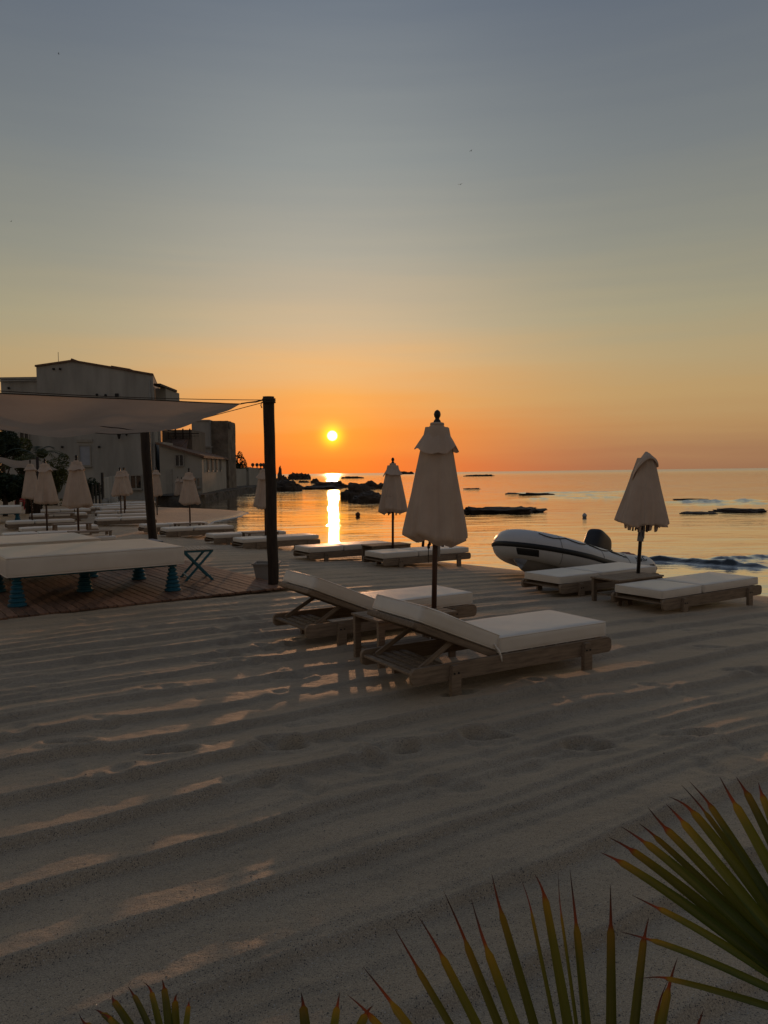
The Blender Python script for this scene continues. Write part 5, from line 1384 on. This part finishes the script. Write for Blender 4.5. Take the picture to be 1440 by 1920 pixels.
def leaflet(parent, hub, tip, wd, base_t, bend, seed, rel):
    rs = random.Random(seed); n_ = 40; V = []; F = []; U = []; dry_ = rs.uniform(.86, .93); hook = Vector((rs.uniform(-1, 1), rs.uniform(-1, 1), rs.uniform(-1, .2))) * rs.uniform(.003, .016)
    ax = (tip - hub); side = ax.cross(EYE - hub).normalized()           # blade roughly facing up and back
    up = side.cross(ax).normalized(); roll = rs.uniform(-.5, .5)
    side, up = (side * math.cos(roll) + up * math.sin(roll)), (up * math.cos(roll) - side * math.sin(roll))
    for i in range(n_ + 1):
        t = base_t + (1 - base_t) * i / n_
        p = hub + ax * t + up * bend * (t * (1 - t)) * 4 * .25 + Vector((0, 0, -.02 * t ** 4)) + hook * max(0, (t - dry_) / (1 - dry_)) ** 1.5
        w_ = wd * min(1, .30 + t / .40) * (1 - max(0, (t - .40) / .60) ** 1.6 * .50) * (1 if t < dry_ - .012 else .42 * max(0, 1 - (t - dry_) / (1 - dry_)) ** .8) + .0005
        for s, l in ((-1, .32), (0, -.32), (1, .32)):
            V.append(tuple(p + side * s * w_ * .5 + up * w_ * l - rel)); U.append((t + (.905 - dry_), (s + 1) / 2))
    for i in range(n_):
        for k in range(2): F.append((i * 3 + k, i * 3 + k + 1, (i + 1) * 3 + k + 1, (i + 1) * 3 + k))
    m = bpy.data.meshes.new('leaflet'); m.from_pydata(V, [], F); m.update(); m.shade_smooth()
    ul = m.uv_layers.new(name='UVMap')
    for lp in m.loops: ul.data[lp.index].uv = U[lp.vertex_index]
    return link('leaflet', m, leafm, parent)
STEM = mat('palm_stalk', (.06, .075, .02), (.11, .11, .035), 6, .6)
FIBRE = mat('palm_fibre', (.045, .03, .02), (.10, .07, .045), 14, .95, .01, 40)
def frond(plant, hub, tips, base, seed, wd=.021, dtip=.15, bt=.06, depth=1.1):
    rel = Vector(plant.location); h = at(*hub, depth)
    mid = (Vector(base) + h) / 2 + Vector((0, .04, -.02))
    st_ = link('stalk', MB().tube([Vector(base) - rel, mid - rel, h - rel], [.016, .011, .008], 8).mesh('stalk', True), STEM, plant)
    rs = random.Random(seed)
    for k, tp_ in enumerate(tips):
        px, py = tp_[:2]; dd = tp_[2] if len(tp_) > 2 else dtip
        leaflet(st_, h, at(px, py, depth + dd + rs.uniform(-.02, .02)), wd * (tp_[3] if len(tp_) > 3 else 1) * rs.uniform(.85, 1.1), bt, rs.uniform(-.02, .05), seed * 31 + k, rel)
pl = thing('fan_palm', 'green fan palm with red-brown leaf tips, its large fronds spread over the right foreground sand', 'palm', (.52, 1.02, gz(.52, 1.02)))
link('stem', MB().tube([(0, 0, -.1), (.01, .02, .15), (0, .02, .34)], [.09, .085, .06], 14).mesh('stem', True), FIBRE, pl)
top = Vector(pl.location) + Vector((0, .02, .3))
frond(pl, (1148, 2445), [(657, 1844), (682, 1792), (737, 1717), (787, 1694), (832, 1644), (876, 1664), (918, 1619), (982, 1622, .2, .5), (1009, 1603), (1040, 1611, .22, .45), (1069, 1608), (1145, 1633), (1215, 1689), (1268, 1767), (1243, 1810, .2, .6), (1320, 1870), (640, 1905)], top, 2, wd=.0185, depth=1.15)
frond(pl, (1598, 1931), [(1126, 1572), (1143, 1544, .18), (1170, 1528), (1184, 1508, .2, .7), (1204, 1489), (1240, 1472), (1259, 1455), (1282, 1450, .22, .6), (1304, 1447), (1343, 1428), (1382, 1433), (1418, 1439), (1460, 1445), (1500, 1430), (1187, 1658, .1, .8), (1160, 1722, .08, .7), (1200, 1800, .05, .6)], top, 3, wd=.0165, depth=1.02)
pl2 = thing('fan_palm', 'small fan palm whose leaf tips poke up at the left foreground corner', 'palm', (-.30, 1.30, gz(-.30, 1.30)))
link('stem', MB().tube([(0, 0, -.1), (.01, .02, .12), (0, .02, .28)], [.07, .065, .05], 14).mesh('stem2', True), FIBRE, pl2)
top2 = Vector(pl2.location) + Vector((0, .02, .26))
frond(pl2, (335, 2080), [(142, 1890), (172, 1867), (192, 1872), (200, 1840), (237, 1825), (275, 1812), (304, 1812), (327, 1830), (355, 1850), (120, 1915)], top2, 5, wd=.014, depth=1.22, dtip=.08)
frond(pl2, (600, 2140), [(565, 1838), (637, 1838), (695, 1862), (700, 1900), (655, 1895), (520, 1915), (480, 1940)], top2, 6, wd=.020, depth=1.2, dtip=.08)
